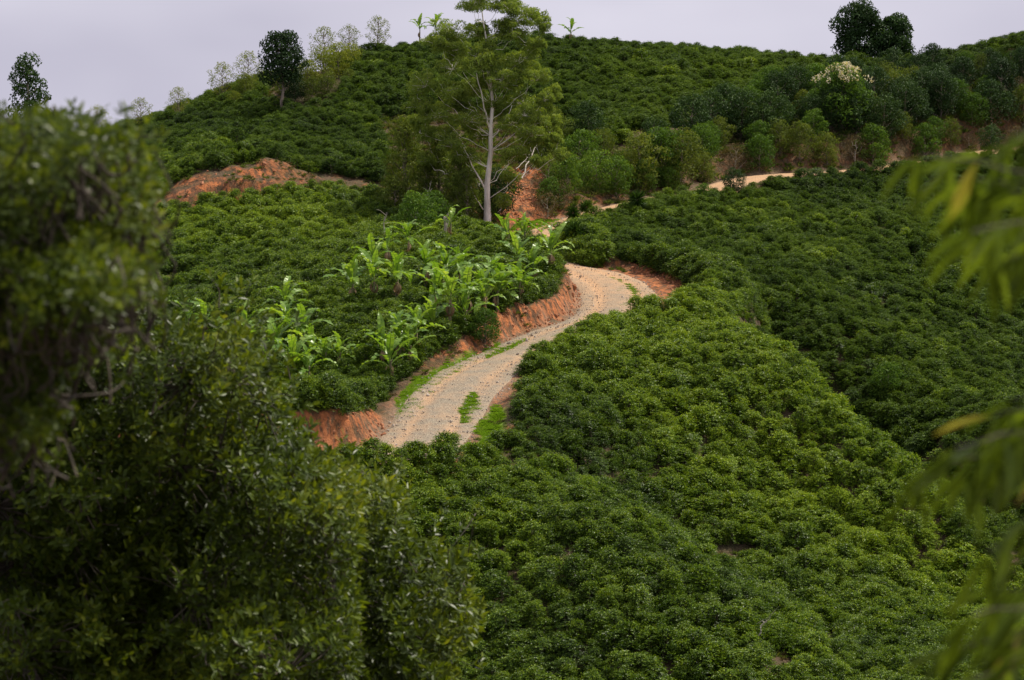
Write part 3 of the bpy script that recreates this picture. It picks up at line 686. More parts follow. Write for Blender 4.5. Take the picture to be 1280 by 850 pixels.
# ------------------------------------------------------------------ banana plants
BAN_M = leaf_mat('banana_leaf', [(0.0, (0.05, 0.11, 0.012)), (0.4, (0.10, 0.20, 0.024)), (0.75, (0.20, 0.32, 0.05)), (1.0, (0.34, 0.44, 0.11))], rough=0.35, trans=0.38, spec=0.35, patch=0.15, rnd=0.3)
BAN_DEAD = leaf_mat('dry_banana_leaf', [(0.0, (0.10, 0.06, 0.035)), (1.0, (0.34, 0.24, 0.15))], rough=0.9, trans=0.15, spec=0.1)
BAN_STEM = bark_mat('banana_stem', (0.07, 0.06, 0.035), (0.22, 0.20, 0.09), 7)
def banana_leaf(k, dead=False):
    rng = np.random.default_rng(300 + k); acc = Acc(); Ln = rng.uniform(1.7, 2.3); n = 15
    arch = rng.uniform(0.2, 0.85) if not dead else 1.1
    el = R(62) if not dead else R(20)
    p = np.zeros(3); pts = []; ang_ = el
    for i in range(n + 4):
        pts.append(p.copy()); st = Ln / n
        ang_ -= (arch * 1.9 / n) * (0.4 + 1.5 * i / n) if not dead else 0.20
        p = p + st * np.array([math.cos(ang_), 0, math.sin(ang_)])
    pts = np.array(pts); nst = 3
    add_tube(acc, pts, np.linspace(0.035, 0.008, len(pts)), 4, 0, 0.75, False)
    for sgn in (-1, 1):
        for i in range(nst, len(pts) - 1):
            f = (i - nst) / (len(pts) - 1 - nst); f2 = (i + 1 - nst) / (len(pts) - 1 - nst)
            wd = lambda q: 0.235 * (math.sin(PI * min(1, q * 0.93 + 0.09)) ** 0.55)
            t = pts[i+1] - pts[i]; nm = nrm(np.array([-t[2], 0, t[0]])); tear = rng.uniform(0, 0.09) if rng.uniform() < .4 else 0.0
            lift = rng.uniform(-0.15, 0.55) if not dead else -0.8
            a, b = pts[i], pts[i] + t * (1 - tear)
            v0 = a + np.array([0, sgn, 0]) * wd(f) + nm * wd(f) * lift; v1 = b + np.array([0, sgn, 0]) * wd(f2) + nm * wd(f2) * (lift + rng.uniform(-.1, .1)) + t * 0.15
            acc.quads([a, v0, v1, b], [[0, 1, 2, 3]], 0, 0.45 + 0.25 * rng.uniform() + (0.1 if sgn > 0 else 0))
    return acc.mesh('dry_leaf' if dead else 'leaf', [BAN_DEAD if dead else BAN_M])
BLEAF = [banana_leaf(k) for k in range(8)]; BDEAD = [banana_leaf(20 + k, True) for k in range(3)]
def stem_mesh(k, H):
    rng = np.random.default_rng(340 + k); acc = Acc()
    pts = curve((0, 0, -0.4), (rng.normal(0, .08), rng.normal(0, .08), H), 0, 7, rng, 0.02)
    add_tube(acc, pts, np.linspace(0.15, 0.06, 7), 8, 0, 0.5)
    return acc.mesh('stem', [BAN_STEM], True)
BSTEM = {h: stem_mesh(i, h) for i, h in enumerate((0.7, 1.3, 2.0, 2.8))}
def banana(u, v, vb, label, nl=8, size=1.0, group='banana plants among the coffee', spread=1.0, xyz=None, seed=0):
    """crown at (u, v), foot on the ground seen at row vb"""
    rng = np.random.default_rng(int(u) * 31 + int(v) + seed)
    x, y, z = xyz if xyz else hit1(u, vb)
    if not xyz:                                       # keep off the road
        d_, i_, s__ = line_dist([x], [y], ROAD); i_ = int(min(i_[0], len(ROAD) - 1))
        need = ROAD_HW[i_] + 1.9 - d_[0] * s__[0]
        if need > 0 and d_[0] < 9:
            t_ = nrm(ROAD[min(i_ + 1, len(ROAD) - 1), :2] - ROAD[max(i_ - 1, 0), :2]); x, y = x - t_[1] * need, y + t_[0] * need; z = float(gh(np.array([x]), np.array([y]))[0]); vb = float(project(x, y, z)[1]); vb = max(vb, v + 26)
    px_m = F_PX / y; H = max(0.5, (vb - v) / px_m); hs = min(BSTEM, key=lambda q: abs(q - H))
    r = bpy.data.objects.new('banana_plant', None); link(r); r.empty_display_size = 0.3
    r.location = (x, y, z); tag(r, label, 'banana plant', group)
    obj('stem', BSTEM[hs], r, scale=(size, size, H / hs))
    a0 = rng.uniform(0, 6.28); nl = nl + 1
    for k in range(nl):
        f = k / max(1, nl - 1)                       # inner leaves stand, outer ones arch away
        tilt = R(-38) * (1 - f) + R(26) * f * spread + R(rng.uniform(-8, 8))
        obj('leaf', BLEAF[int(rng.integers(0, 8))], r, (0, 0, H - 0.10 - 0.28 * f), (rng.uniform(-.25, .25), tilt, a0 + k * 2.4 + rng.uniform(-.3, .3)), 1.25 * size * rng.uniform(0.72, 1.08) * (0.85 + 0.15 * f))
    if hs > 1:
        for k in range(int(rng.integers(2, 6))):
            obj('dry_leaf', BDEAD[int(rng.integers(0, 3))], r, (0, 0, H * 0.8), (0, R(28), rng.uniform(0, 6.28)), size * 0.6)
    return r
BAN = [  # crown u, v, foot v, leaves, size, label
 (563,275,312,4,.75,'small banana plant with two pale leaves beside the big eucalyptus trunk'),
 (510,296,334,8,.85,'banana plant with upright leaves, highest of the clump left of the tree trunk'),
 (485,308,342,5,.75,'small banana plant just below left of the highest one in the clump'),
 (440,352,392,8,1.05,'broad banana plant standing furthest left in the middle clump'),
 (467,345,386,8,.95,'banana plant with drooping leaves between two taller ones, left of centre'),
 (496,346,386,9,1.0,'banana plant with a full crown and dark gap beneath it'),
 (558,334,382,9,1.0,'tall banana plant above the thin bare stems in mid slope'),
 (575,330,374,7,.95,'banana plant with arching leaves right behind the tall one in mid slope'),
 (562,368,424,9,1.05,'banana plant on a long bare stem in the middle of the clump'),
 (584,366,410,9,1.05,'wide leaning banana plant filling the centre of the clump'),
 (614,346,388,8,1.0,'banana plant with upright spiky leaves left of the road bend'),
 (631,372,402,9,1.05,'banana plant with long level leaves nearest the middle bank'),
 (660,350,386,7,.9,'banana plant half sunk in coffee above the middle bank'),
 (668,376,410,6,.8,'small banana plant on the edge of the red bank by the bend'),
 (600,394,424,7,.9,'low banana plant with leaves spread over the coffee below the clump'),
 (541,398,430,8,.9,'banana plant with two bare stems in front of the clump'),
 (500,424,464,9,1.0,'bushy banana plant with broad pale leaves near the grass verge'),
 (478,430,466,7,.9,'low pale banana plant left of the bushy one near the verge'),
 (512,432,466,7,.85,'young banana plant crowded behind the verge, right of the bushy one'),
 (487,452,482,8,.95,'banana plant with a thick dark trunk at the roadside'),
 (635,290,318,5,.8,'banana plant with two raised leaves right of the eucalyptus foot'),
 (655,290,316,6,.75,'banana plant at the inner side of the far road gap'),
 (688,311,348,8,1.0,'banana plant with bright wide leaves at the top of the road bend'),
 (667,332,362,7,.85,'banana plant tucked in the coffee just left of the road bend'),
 (235,398,428,5,.8,'thin banana plant with bare upright stalks beside the shaded tree'),
 (257,396,426,6,.8,'small banana plant behind the reddish top of the shaded tree'),
 (309,412,446,8,.95,'banana plant with long pale leaves right above the shaded tree'),
 (357,376,414,8,.85,'slender banana plant rising highest in the left hand clump'),
 (361,404,440,8,.95,'banana plant below the slender one in the left hand clump'),
 (379,412,448,8,1.0,'banana plant with erect broad leaves at the right of the left hand clump'),
 (367,450,484,9,1.05,'large low banana plant at the front of the left hand clump'),
 (330,456,490,8,.95,'banana plant overlapping the dark tree edge at left'),
 (390,436,466,7,.85,'young banana plant with upright pale leaves behind the red bank'),
 (406,442,470,7,.8,'banana plant second from the end of the row above the red bank'),
 (424,442,468,6,.75,'banana plant at the right end of the row above the red bank'),
]
BAN += [
 (532,330,372,8,1.0,'banana plant filling the gap left of the tall one in mid slope'),
 (546,360,404,8,1.0,'banana plant just left of the long bare stem in the clump'),
 (604,360,402,8,1.0,'banana plant between the wide leaning one and the spiky one'),
 (616,378,410,7,.9,'lower banana plant in front of the spiky leaved one'),
 (520,408,446,8,.95,'banana plant linking the bushy one to the plant with two bare stems'),
 (645,392,416,6,.85,'banana plant low on the right side of the clump by the bank'),
 (345,430,466,8,1.0,'banana plant in the heart of the left hand clump'),
 (385,458,488,7,.9,'low banana plant at the right foot of the left hand clump'),
 (468,322,360,7,.9,'banana plant standing a little above the middle clump on its left'),
 (647,318,350,6,.85,'banana plant in the coffee between the eucalyptus foot and the bend'),
]
for (u, v, vb, nl, size, lab) in BAN: banana(u, v, vb, lab, nl, size)
def on_crest(u, y): x = (u - 640) / F_PX * y; return (x, y, float(gh(np.array([x]), np.array([y]))[0]))
for (u, H, nl, size, lab) in ((525, 3.0, 6, .72, 'dark ragged banana plant on the skyline left of the eucalyptus'), (545, 3.0, 8, .72, 'bright banana plant on the skyline close to the eucalyptus crown'),
                        (556, 2.4, 5, .6, 'thin leaning banana plant on the skyline touching the eucalyptus crown'),
                        (713, 2.2, 5, .7, 'lone banana plant on the skyline right of the eucalyptus')):
    xyz = on_crest(u, 306); vb = project(*xyz)[1]
    banana(u, vb - H * F_PX / 306, vb, lab, nl, size, 'banana plants on the skyline', 1.0, xyz)

# ------------------------------------------------------------------ wild trees and shrubs
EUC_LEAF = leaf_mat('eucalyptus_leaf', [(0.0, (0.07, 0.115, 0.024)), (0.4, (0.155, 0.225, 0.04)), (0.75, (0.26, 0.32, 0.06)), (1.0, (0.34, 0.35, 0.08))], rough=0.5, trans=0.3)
EUC_BARK = bark_mat('eucalyptus_bark', (0.42, 0.37, 0.31), (0.84, 0.79, 0.71), 3.0)
DARK_LEAF = leaf_mat('dark_tree_leaf', [(0.0, (0.012, 0.028, 0.010)), (0.5, (0.028, 0.062, 0.014)), (1.0, (0.075, 0.13, 0.02))], trans=0.18)
MID_LEAF = leaf_mat('shrub_leaf', [(0.0, (0.025, 0.055, 0.008)), (0.5, (0.06, 0.125, 0.014)), (1.0, (0.16, 0.25, 0.03))])
OLIVE_LEAF = leaf_mat('olive_leaf', [(0.0, (0.04, 0.062, 0.012)), (0.5, (0.10, 0.14, 0.02)), (1.0, (0.21, 0.24, 0.04))])
YEL_LEAF = leaf_mat('yellow_leaf', [(0.0, (0.07, 0.10, 0.012)), (0.5, (0.16, 0.20, 0.022)), (1.0, (0.32, 0.33, 0.06))])
BROWN_LEAF = leaf_mat('dry_scrub_leaf', [(0.0, (0.05, 0.045, 0.02)), (0.5, (0.12, 0.095, 0.045)), (1.0, (0.22, 0.17, 0.09))], trans=0.15)
FLOWER_M = leaf_mat('blossom', [(0.0, (0.30, 0.27, 0.18)), (1.0, (0.72, 0.66, 0.52))], trans=0.2)
WOOD = bark_mat('branch_bark', (0.09, 0.07, 0.05), (0.26, 0.21, 0.16), 6.0)
PALE_WOOD = bark_mat('pale_branch_bark', (0.22, 0.19, 0.15), (0.46, 0.41, 0.34), 6.0)

def crown_leaves(acc, rng, cen, rad, n, Ln, Wd, mat=0, hang=0.0, base_t=0.3):
    """leaves through one clump: more of them near its skin, each facing roughly outward"""
    cen = np.asarray(cen, float); rad = np.asarray(rad, float)
    d = nrm(rng.normal(0, 1, (n, 3)) + [0, 0, 0.25]); rr = rng.uniform(0.35, 1.08, (n, 1)) ** 0.6
    Pb = cen + d * rad * rr
    D = np.cross(d, rng.normal(0, 1, (n, 3))) + d * 0.35 + np.array([0, 0, -hang])
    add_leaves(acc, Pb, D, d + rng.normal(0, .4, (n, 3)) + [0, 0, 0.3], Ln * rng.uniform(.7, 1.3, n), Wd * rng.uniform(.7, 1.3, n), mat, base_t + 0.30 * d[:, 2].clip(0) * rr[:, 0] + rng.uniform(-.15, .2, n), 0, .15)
def gen_tree(seed, H, r, leaf, bark, nclump=16, per=170, Ln=.22, Wd=.10, base=0.25, cl=0.36, shape='round', hang=0.0, tr=None, limbs=True, bt=0.3):
    rng = np.random.default_rng(seed); wd = Acc(); lv = Acc()
    tr = tr or H * 0.022; lean = rng.normal(0, 0.04 * H, 2)
    top = np.array([lean[0], lean[1], H * 0.86]); tp = curve((0, 0, -0.5), top, 0, 8, rng, 0.03 * r)
    add_tube(wd, tp, np.linspace(tr * 1.3, tr * 0.25, 8), 7, 0)
    for c in range(nclump):
        t = (c + rng.uniform(0, 1)) / nclump; az = c * 2.399 + rng.uniform(-.5, .5)
        z = H * (base + (1 - base) * t * 0.93)
        prof = math.sqrt(max(0.03, 1 - (2 * t - 0.9) ** 2 * 0.85)) if shape == 'round' else (1.08 - t) ** 0.6 * (0.55 + 0.45 * min(1, t * 5))
        rr = r * prof * rng.uniform(0.35, 0.82); q = np.array([rr * math.cos(az) + lean[0] * t, rr * math.sin(az) + lean[1] * t, z])
        cr = r * cl * rng.uniform(0.75, 1.25)
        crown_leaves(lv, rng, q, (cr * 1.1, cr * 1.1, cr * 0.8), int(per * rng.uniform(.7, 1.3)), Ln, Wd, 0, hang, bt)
        if limbs:
            f = max(0.12, min(0.9, (z - rr * 0.7) / (H * 0.86))); k = f * 7; i = int(k); p0 = tp[i] + (tp[min(7, i+1)] - tp[i]) * (k - i)
            add_tube(wd, curve(p0, q, -0.06 * r, 5, rng, 0.03 * r), np.linspace(tr * 0.45, tr * 0.10, 5), 5, 0)
    return wd.mesh('trunk', [bark], True), lv.mesh('crown', [leaf])
KINDS_ = {
 'dark': ([gen_tree(500 + k, 4.2, 1.9, DARK_LEAF, WOOD, 20, 190, .20, .10, base=0.15) for k in range(3)], 'wild_tree', 'tree'),
 'mid': ([gen_tree(520 + k, 3.2, 1.7, MID_LEAF, WOOD, 18, 170, .20, .08, base=0.08) for k in range(3)], 'wild_shrub', 'shrub'),
 'olive': ([gen_tree(540 + k, 7.0, 1.9, OLIVE_LEAF, WOOD, 30, 190, .22, .07, base=0.10, shape='cone', cl=.34, hang=.5) for k in range(3)], 'young_eucalyptus', 'tree'),
 'scrub': ([gen_tree(560 + k, 2.4, 1.5, BROWN_LEAF, PALE_WOOD, 14, 90, .17, .05, base=0.05) for k in range(2)], 'dry_scrub_bush', 'bush'),
 'olivebush': ([gen_tree(570 + k, 3.4, 1.7, OLIVE_LEAF, WOOD, 18, 150, .20, .07, base=0.08) for k in range(3)], 'wild_shrub', 'shrub'),
 'yellow': ([gen_tree(580 + k, 3.6, 1.7, YEL_LEAF, WOOD, 16, 130, .20, .08, base=0.1) for k in range(2)], 'wild_shrub', 'shrub'),
}
def place_tree(kind, loc, label, size=1.0, group=None, seed=0, sq=1.0):
    (vs, name, cat) = KINDS_[kind]; rg = random.Random(seed + int(loc[0] * 100)); tm, cm = vs[rg.randrange(len(vs))]
    e = bpy.data.objects.new(name, None); link(e); e.empty_display_size = 0.3; e.location = (loc[0], loc[1], loc[2] - 0.1); e.rotation_euler = (0, 0, rg.uniform(0, 6.28))
    e.scale = (size * sq, size * sq, size); tag(e, label, cat, group)
    obj('trunk', tm, e); obj('crown', cm, e); return e
def place_px(kind, u, vb, label, size=1.0, group=None, seed=0, sq=1.0): return place_tree(kind, hit1(u, vb), label, size, group, seed, sq)

# named individuals between the eucalyptus and the roads
for (kd, u, vb, sz_, lab) in (
  ('olive', 507, 262, 1.15, 'tall olive green young eucalyptus left of the big pale trunk'),
  ('olive', 534, 266, .75, 'short olive young eucalyptus between the tall one and the big trunk'),
  ('olive', 552, 262, .95, 'middle sized olive young eucalyptus just left of the big trunk'),
  ('olive', 575, 268, .8, 'dusky young eucalyptus hugging the left foot of the big trunk'),
  ('olive', 584, 286, .75, 'low dense young eucalyptus in front of the big trunk foot at left'),
  ('dark', 624, 272, 1.0, 'dark leafy tree right of the big trunk above the red track'),
  ('mid', 520, 300, 1.2, 'pale green shrub beneath the young eucalyptuses'),
  ('mid', 540, 292, 1.1, 'bushy shrub beside the brown dead stump in front of the young eucalyptuses'),
  ('olivebush', 494, 268, 1.0, 'small olive shrub at the right end of the earth terrace'),
  ('olivebush', 665, 200, 1.1, 'olive shrub at the top end of the red washed track'),
  ('olivebush', 690, 190, 1.2, 'olive shrub right of the top of the red track'),
  ('mid', 725, 222, 1.35, 'broad light green shrub right of the red track'),
  ('mid', 745, 240, 1.15, 'light green shrub just above the visible bend of the far road'),
  ('mid', 708, 244, 1.1, 'rounded light green shrub beside the washed out slope'),
  ('mid', 770, 246, 1.1, 'dense green shrub leaning over the far road'),
  ('olivebush', 800, 236, 1.45, 'large olive shrub shading the far road'),
  ('mid', 826, 226, 1.5, 'large bright shrub in the row above the far road'),
  ('olivebush', 850, 232, 1.4, 'dusky shrub between the bright shrub and the dark trees'),
  ('scrub', 686, 232, 1.1, 'grey brown dry bush on the washed out slope'),
  ('scrub', 700, 262, 1.0, 'dry twiggy bush at the foot of the washed out slope'),
  ('scrub', 676, 250, .9, 'small dry bush at the right edge of the red track'),
  ('scrub', 684, 272, .9, 'dry bush just behind the bananas by the far road gap'),
  ('olivebush', 700, 222, .9, 'small olive shrub between the dry bushes and the light green shrubs'),
  ('mid', 688, 260, .8, 'small green shrub low on the washed out slope'),
  ('mid', 610, 282, .6, 'small green shrub at the very foot of the big pale trunk'),
  ('mid', 606, 430, .72, 'round fine leaved shrub on the bank between the verge and the middle bank'),
  ('mid', 1110, 505, .95, 'pale rounded shrub in the hollow right of the long spur'),
  ('mid', 880, 256, .6, 'small round shrub on a stalk at the edge of the far road'),
  ('dark', 918, 246, .6, 'small dark tree with a short bare trunk below the far road')):
    place_px(kd, u, vb, lab, sz_)
# the wood above the upper road
rng = np.random.default_rng(77)
pts = []
cand_u = rng.uniform(670, 1330, 9000); cand_v = rng.uniform(10, 275, 9000)
m_ = in_poly(cand_u, cand_v, WILD1) | in_poly(cand_u, cand_v, WILD2)
xs, ys, zs, ok = hit(cand_u[m_], cand_v[m_]); cu = cand_u[m_]; cv = cand_v[m_]
DRw, _, _ = line_dist(xs, ys, ROAD); DSw, _, _ = line_dist(xs, ys, SCAR)
for i in range(len(xs)):
    if not ok[i] or DRw[i] < 2.6 or DSw[i] < 3.6 or ys[i] > 306: continue
    if cu[i] < 870 and DSw[i] < 9: continue
    if all((xs[i] - p[0]) ** 2 + (ys[i] - p[1]) ** 2 > 2.05 ** 2 for p in pts): pts.append((xs[i], ys[i], zs[i], cu[i], cv[i]))
print('wood trees', len(pts))
for (x, y, z, u, v) in pts[:290]:
    q = rng.uniform(); right = u > 1100
    kd = ('dark' if q < .52 else 'olivebush' if q < .72 else 'mid' if q < .90 else 'scrub') if u > 860 else ('mid' if q < .45 else 'olivebush' if q < .8 else 'dark')
    adj = {'dark': 'dark green bushy tree', 'olivebush': 'dull olive shrub', 'mid': 'lighter green shrub', 'scrub': 'brown dry bush'}[kd]
    where = 'in the thicket at the far right' if u > 1180 else 'in the thicket around the flowering tree' if u > 1000 else 'in the thicket above the upper road' if u > 860 else 'above the near end of the upper road'
    where += (', high up' if y > 287 else ', low down' if y < 273 else ', half way up')
    place_tree(kd, (x, y, z), adj + ' ' + where, rng.uniform(.7, 1.2) * (0.75 if y > 294 else 1.0), 'wild trees and shrubs above the upper road', int(x * 7))

# skyline trees
def crest_tree(kind, u, y, label, size, sq=1.0): return place_tree(kind, on_crest(u, y), label, size, 'trees on the skyline', int(u), sq)
TWIG = [gen_tree(600 + k, 3.4, 1.3, YEL_LEAF, WOOD, 50, 26, .12, .05, base=0.28, cl=.17, tr=.045, bt=.4) for k in range(3)]
KINDS_['twig'] = (TWIG, 'bare_twiggy_tree', 'tree')
for (u, y, s_, lab) in ((123, 290, 1.15, 'sparse pale tree lowest on the left skyline'), (178, 291, 1.0, 'sparse pale tree second from the left on the skyline'),
                    (225, 291, .95, 'small yellowish sparse tree on the left skyline'), (278, 293, 1.2, 'sparse leaning tree just left of the round dark tree'),
                    (313, 294, 1.25, 'sparse tree with bare twigs touching the round dark tree'), (405, 299, 1.3, 'sparse pale tree right of the round dark tree'),
                    (438, 300, 1.1, 'thin sparse tree where the skyline levels out'), (474, 302, 1.15, 'nearly bare tree on the skyline left of the bananas')):
    crest_tree('twig', u, y, lab, s_ * 1.12)
KINDS_['round'] = ([gen_tree(620, 6.4, 2.1, DARK_LEAF, WOOD, 22, 260, .22, .12, base=0.42, tr=.12)], 'round_crowned_tree', 'tree')
place_px('round', 352, 146, 'round dark tree with a thin trunk standing out from the left skyline', 1.3, 'trees on the skyline')
place_px('dark', 368, 130, 'dark low tree beside the trunk of the round dark tree', .75, 'trees on the skyline')
for (u, vb, s_, w_) in ((386, 116, .9, 'close beside'), (402, 108, 1.1, 'just right of'), (424, 98, 1.0, 'a little right of'), (440, 90, .8, 'further right of')): place_px('yellow', u, vb, 'yellow green tree %s the round dark tree' % w_, s_, 'trees on the skyline')
place_px('yellow', 292, 138, 'yellow green shrub below the sparse trees left of the round dark tree', .55, 'trees on the skyline')
for (u, vb, s_, w_) in ((356, 118, .8, 'left of'), (372, 112, .75, 'behind'), (388, 128, .75, 'lower right of'), (410, 122, .7, 'in front of the yellow green trees right of'), (436, 112, .6, 'further down right of')): place_px('olivebush', u, vb, 'dull low shrub ' + w_ + ' the round dark tree', s_, 'trees on the skyline')
place_px('olivebush', 310, 128, 'dusky shrub left of the round dark tree', .85, 'trees on the skyline')
KINDS_['pine'] = ([gen_tree(640, 7.2, 1.7, DARK_LEAF, WOOD, 15, 190, .22, .12, base=0.38, cl=.36, tr=.1)], 'gappy_dark_tree', 'tree')
place_tree('pine', on_crest(42, 287), 'dark open crowned tree with gaps behind the blurred tree, far left', 1.45, 'trees on the skyline')
KINDS_['twin'] = ([gen_tree(650 + k, 5.0, 2.2, DARK_LEAF, WOOD, 26, 330, .24, .13, base=0.22, tr=.12, cl=.34) for k in range(1)], 'skyline_tree', 'tree')
KINDS_['twin2'] = ([gen_tree(660, 4.6, 1.9, DARK_LEAF, WOOD, 22, 330, .24, .13, base=0.2, tr=.11, cl=.34)], 'skyline_tree', 'tree')
place_tree('twin', on_crest(1075, 314), 'taller left one of the two dark trees on the skyline', 1.5, 'pair of dark trees on the skyline')
place_tree('twin2', on_crest(1114, 315), 'right one of the two dark trees on the skyline', 1.4, 'pair of dark trees on the skyline')
fl = place_px('mid', 1052, 160, 'light green tree topped with cream blossom below the skyline', 1.9)
fl.name = 'flowering_tree'
acc = Acc(); rng = np.random.default_rng(9)
for k in range(70):
    a = rng.uniform(0, 6.28); r_ = rng.uniform(0.1, 1.5); c_ = (r_ * math.cos(a), r_ * math.sin(a), 3.25 - 0.42 * r_ ** 1.6 + rng.uniform(-.1, .1))
    crown_leaves(acc, rng, c_, (.13, .13, .16), 16, .10, .07, 0, 0, .5)
obj('blossom', acc.mesh('blossom', [FLOWER_M]), fl)

# spiky headed plants by the far road and on the crest
SPIKE_M = leaf_mat('spiky_leaf', [(0.0, (0.015, 0.035, 0.008)), (0.5, (0.04, 0.085, 0.014)), (1.0, (0.10, 0.18, 0.03))])
def spiky(loc, H, r_, label, seed, group='spiky headed plants by the far road'):
    rng = np.random.default_rng(seed); e = bpy.data.objects.new('cordyline', None); link(e); e.empty_display_size = .3; e.location = loc; tag(e, label, 'plant', group)
    a = Acc(); add_tube(a, curve((0, 0, -.3), (rng.normal(0, .1), 0, H), 0, 5, rng, .03), np.linspace(.11, .07, 5), 6); obj('trunk', a.mesh('trunk', [WOOD], True), e)
    b = Acc(); n = 230; d = nrm(rng.normal(0, 1, (n, 3)) + [0, 0, .3]); Pb = np.array([[0, 0, H]]) + d * .08
    add_leaves(b, Pb, d, rng.normal(0, 1, (n, 3)) + [0, 0, 1.2], r_ * rng.uniform(.7, 1.1, n), .07, 0, rng.uniform(.1, .6, n), 0, .25)
    obj('leaf_head', b.mesh('leaf_head', [SPIKE_M]), e)
for (u, vb, vt, r_, lab) in ((716, 290, 267, .75, 'spiky headed plant left of the visible far road'), (733, 280, 259, .7, 'spiky headed plant at the edge of the far road'),
                          (718, 312, 289, .95, 'bushy spiky headed plant just below the far road'), (797, 272, 250, .9, 'spiky headed plant with a leaning dark stem right of the far road'),
                          (700, 306, 288, .7, 'low spiky headed plant beside the road gap')):
    x, y, z = hit1(u, vb); spiky((x, y, z), (vb - vt) * y / F_PX, r_, lab, int(u))

# dead wood
def dead(name, pts_, r0, label, cat='dead branch'):
    rng = np.random.default_rng(len(label) * 7); a = Acc(); p0, p1 = np.array(pts_[0]), np.array(pts_[1])
    c_ = curve(p0, p1, 0.15, 8, rng, .05); add_tube(a, c_, np.linspace(r0, r0 * .4, 8), 6)
    for k in range(5):
        i = int(rng.integers(3, 7)); q = c_[i] + rng.normal(0, .5, 3) + [0, 0, .5]; add_tube(a, curve(c_[i], q, .05, 4, rng, .03), np.linspace(r0 * .4, r0 * .1, 4), 4)
    tag(obj(name, a.mesh(name, [PALE_WOOD], True)), label, cat)
def gpt(u, v, up=0.0, toward=0.0):
    x, y, z = hit1(u, v); return (x * (y - toward) / y, y - toward, z + up)
dead('dead_branch', (gpt(652, 232, .6), gpt(674, 205, 2.2)), .07, 'fallen pale branch leaning across the top of the red track')
dead('dead_branch', (gpt(645, 222, .8), gpt(668, 214, 1.4)), .05, 'thin pale branch lying across the red track')
dead('dead_branch', (gpt(516, 285, .3, 2), gpt(540, 268, 2.2, 2)), .09, 'pale dead trunk leaning among the shrubs below the young eucalyptuses')
dead('dead_stump', (gpt(558, 308, 0, 1.0), tuple(np.array(gpt(558, 308, 0, 1.0)) + [-.15, 0, 2.3])), .17, 'brown dead stump standing left of the big pale trunk', 'stump')
dead('dead_branch', (gpt(478, 308, .3, 1), tuple(np.array(gpt(478, 308, .3, 1)) + [.3, 0, 2.4])), .05, 'bare grey upright branch above the banana clump')
dead('dead_branch', (gpt(945, 812, .5, .6), tuple(np.array(gpt(945, 812, .5, .6)) + [.55, 0.2, 1.0])), .04, 'pale dead stick over the bare earth at the bottom')

# ------------------------------------------------------------------ the big eucalyptus
bx_, by_, bz_ = hit1(608, 286)
euc = bpy.data.objects.new('eucalyptus_tree', None); link(euc); euc.location = (bx_, by_, bz_)
tag(euc, 'very tall eucalyptus with pale trunk and open olive crown beside the road', 'tree')
SC = by_ / F_PX
def ept(u, v, dy=0.0): return np.array([(u - 608) * SC, dy, (286 - v) * SC])
rng = np.random.default_rng(42)
a = Acc(); tk = [ept(608, 300), ept(608, 286), ept(609, 250), ept(611, 210), ept(614, 170), ept(615, 130), ept(612, 90), ept(607, 50), ept(603, 10), ept(600, -25)]
tk = smooth_line(tk, 0.5); tk[:, 0] += 0.07 * np.sin(tk[:, 2] * 1.3)
add_tube(a, tk, np.interp(tk[:, 2], [0, 2, 9, 14, 20], [.38, .27, .16, .09, .03]), 10)
obj('trunk', a.mesh('trunk', [EUC_BARK], True), euc)
EC = [(590,10,24,13),(628,6,20,12),(655,16,26,13),(672,24,14,14),(610,-14,26,14),(640,-10,20,12),(562,38,22,13),(598,42,24,13),(632,42,20,12),(545,52,18,12),(665,58,16,12),(648,74,24,14),(598,78,26,16),(566,84,24,14),
      (534,104,20,16),(556,112,22,14),(590,112,24,15),(628,104,24,15),(672,96,20,14),(688,118,14,13),(655,128,24,13),(616,134,18,12),(524,132,16,15),(548,142,20,14),(580,148,22,14),(640,152,20,13),(676,150,20,13),
      (560,172,20,14),(532,166,16,14),(600,170,16,11),(664,176,20,12),(692,164,11,11),(580,194,18,13),(640,192,20,12),(548,200,18,13),(678,200,13,10),(600,66,16,14),(618,84,16,12),(572,226,16,14),(640,222,14,12),(586,250,14,13),
      (628,250,12,13),(576,60,16,12),(644,100,14,10),(604,102,14,10),(570,128,14,10),(700,190,9,9),(520,152,12,12),(594,215,12,10)]
limb_ends = []
lvs = Acc(); twg = Acc()
EC2 = [(u + rng.uniform(-14, 14), v + rng.uniform(-13, 13), ru * .75, rv * .75) for (u, v, ru, rv) in EC if v < 215]
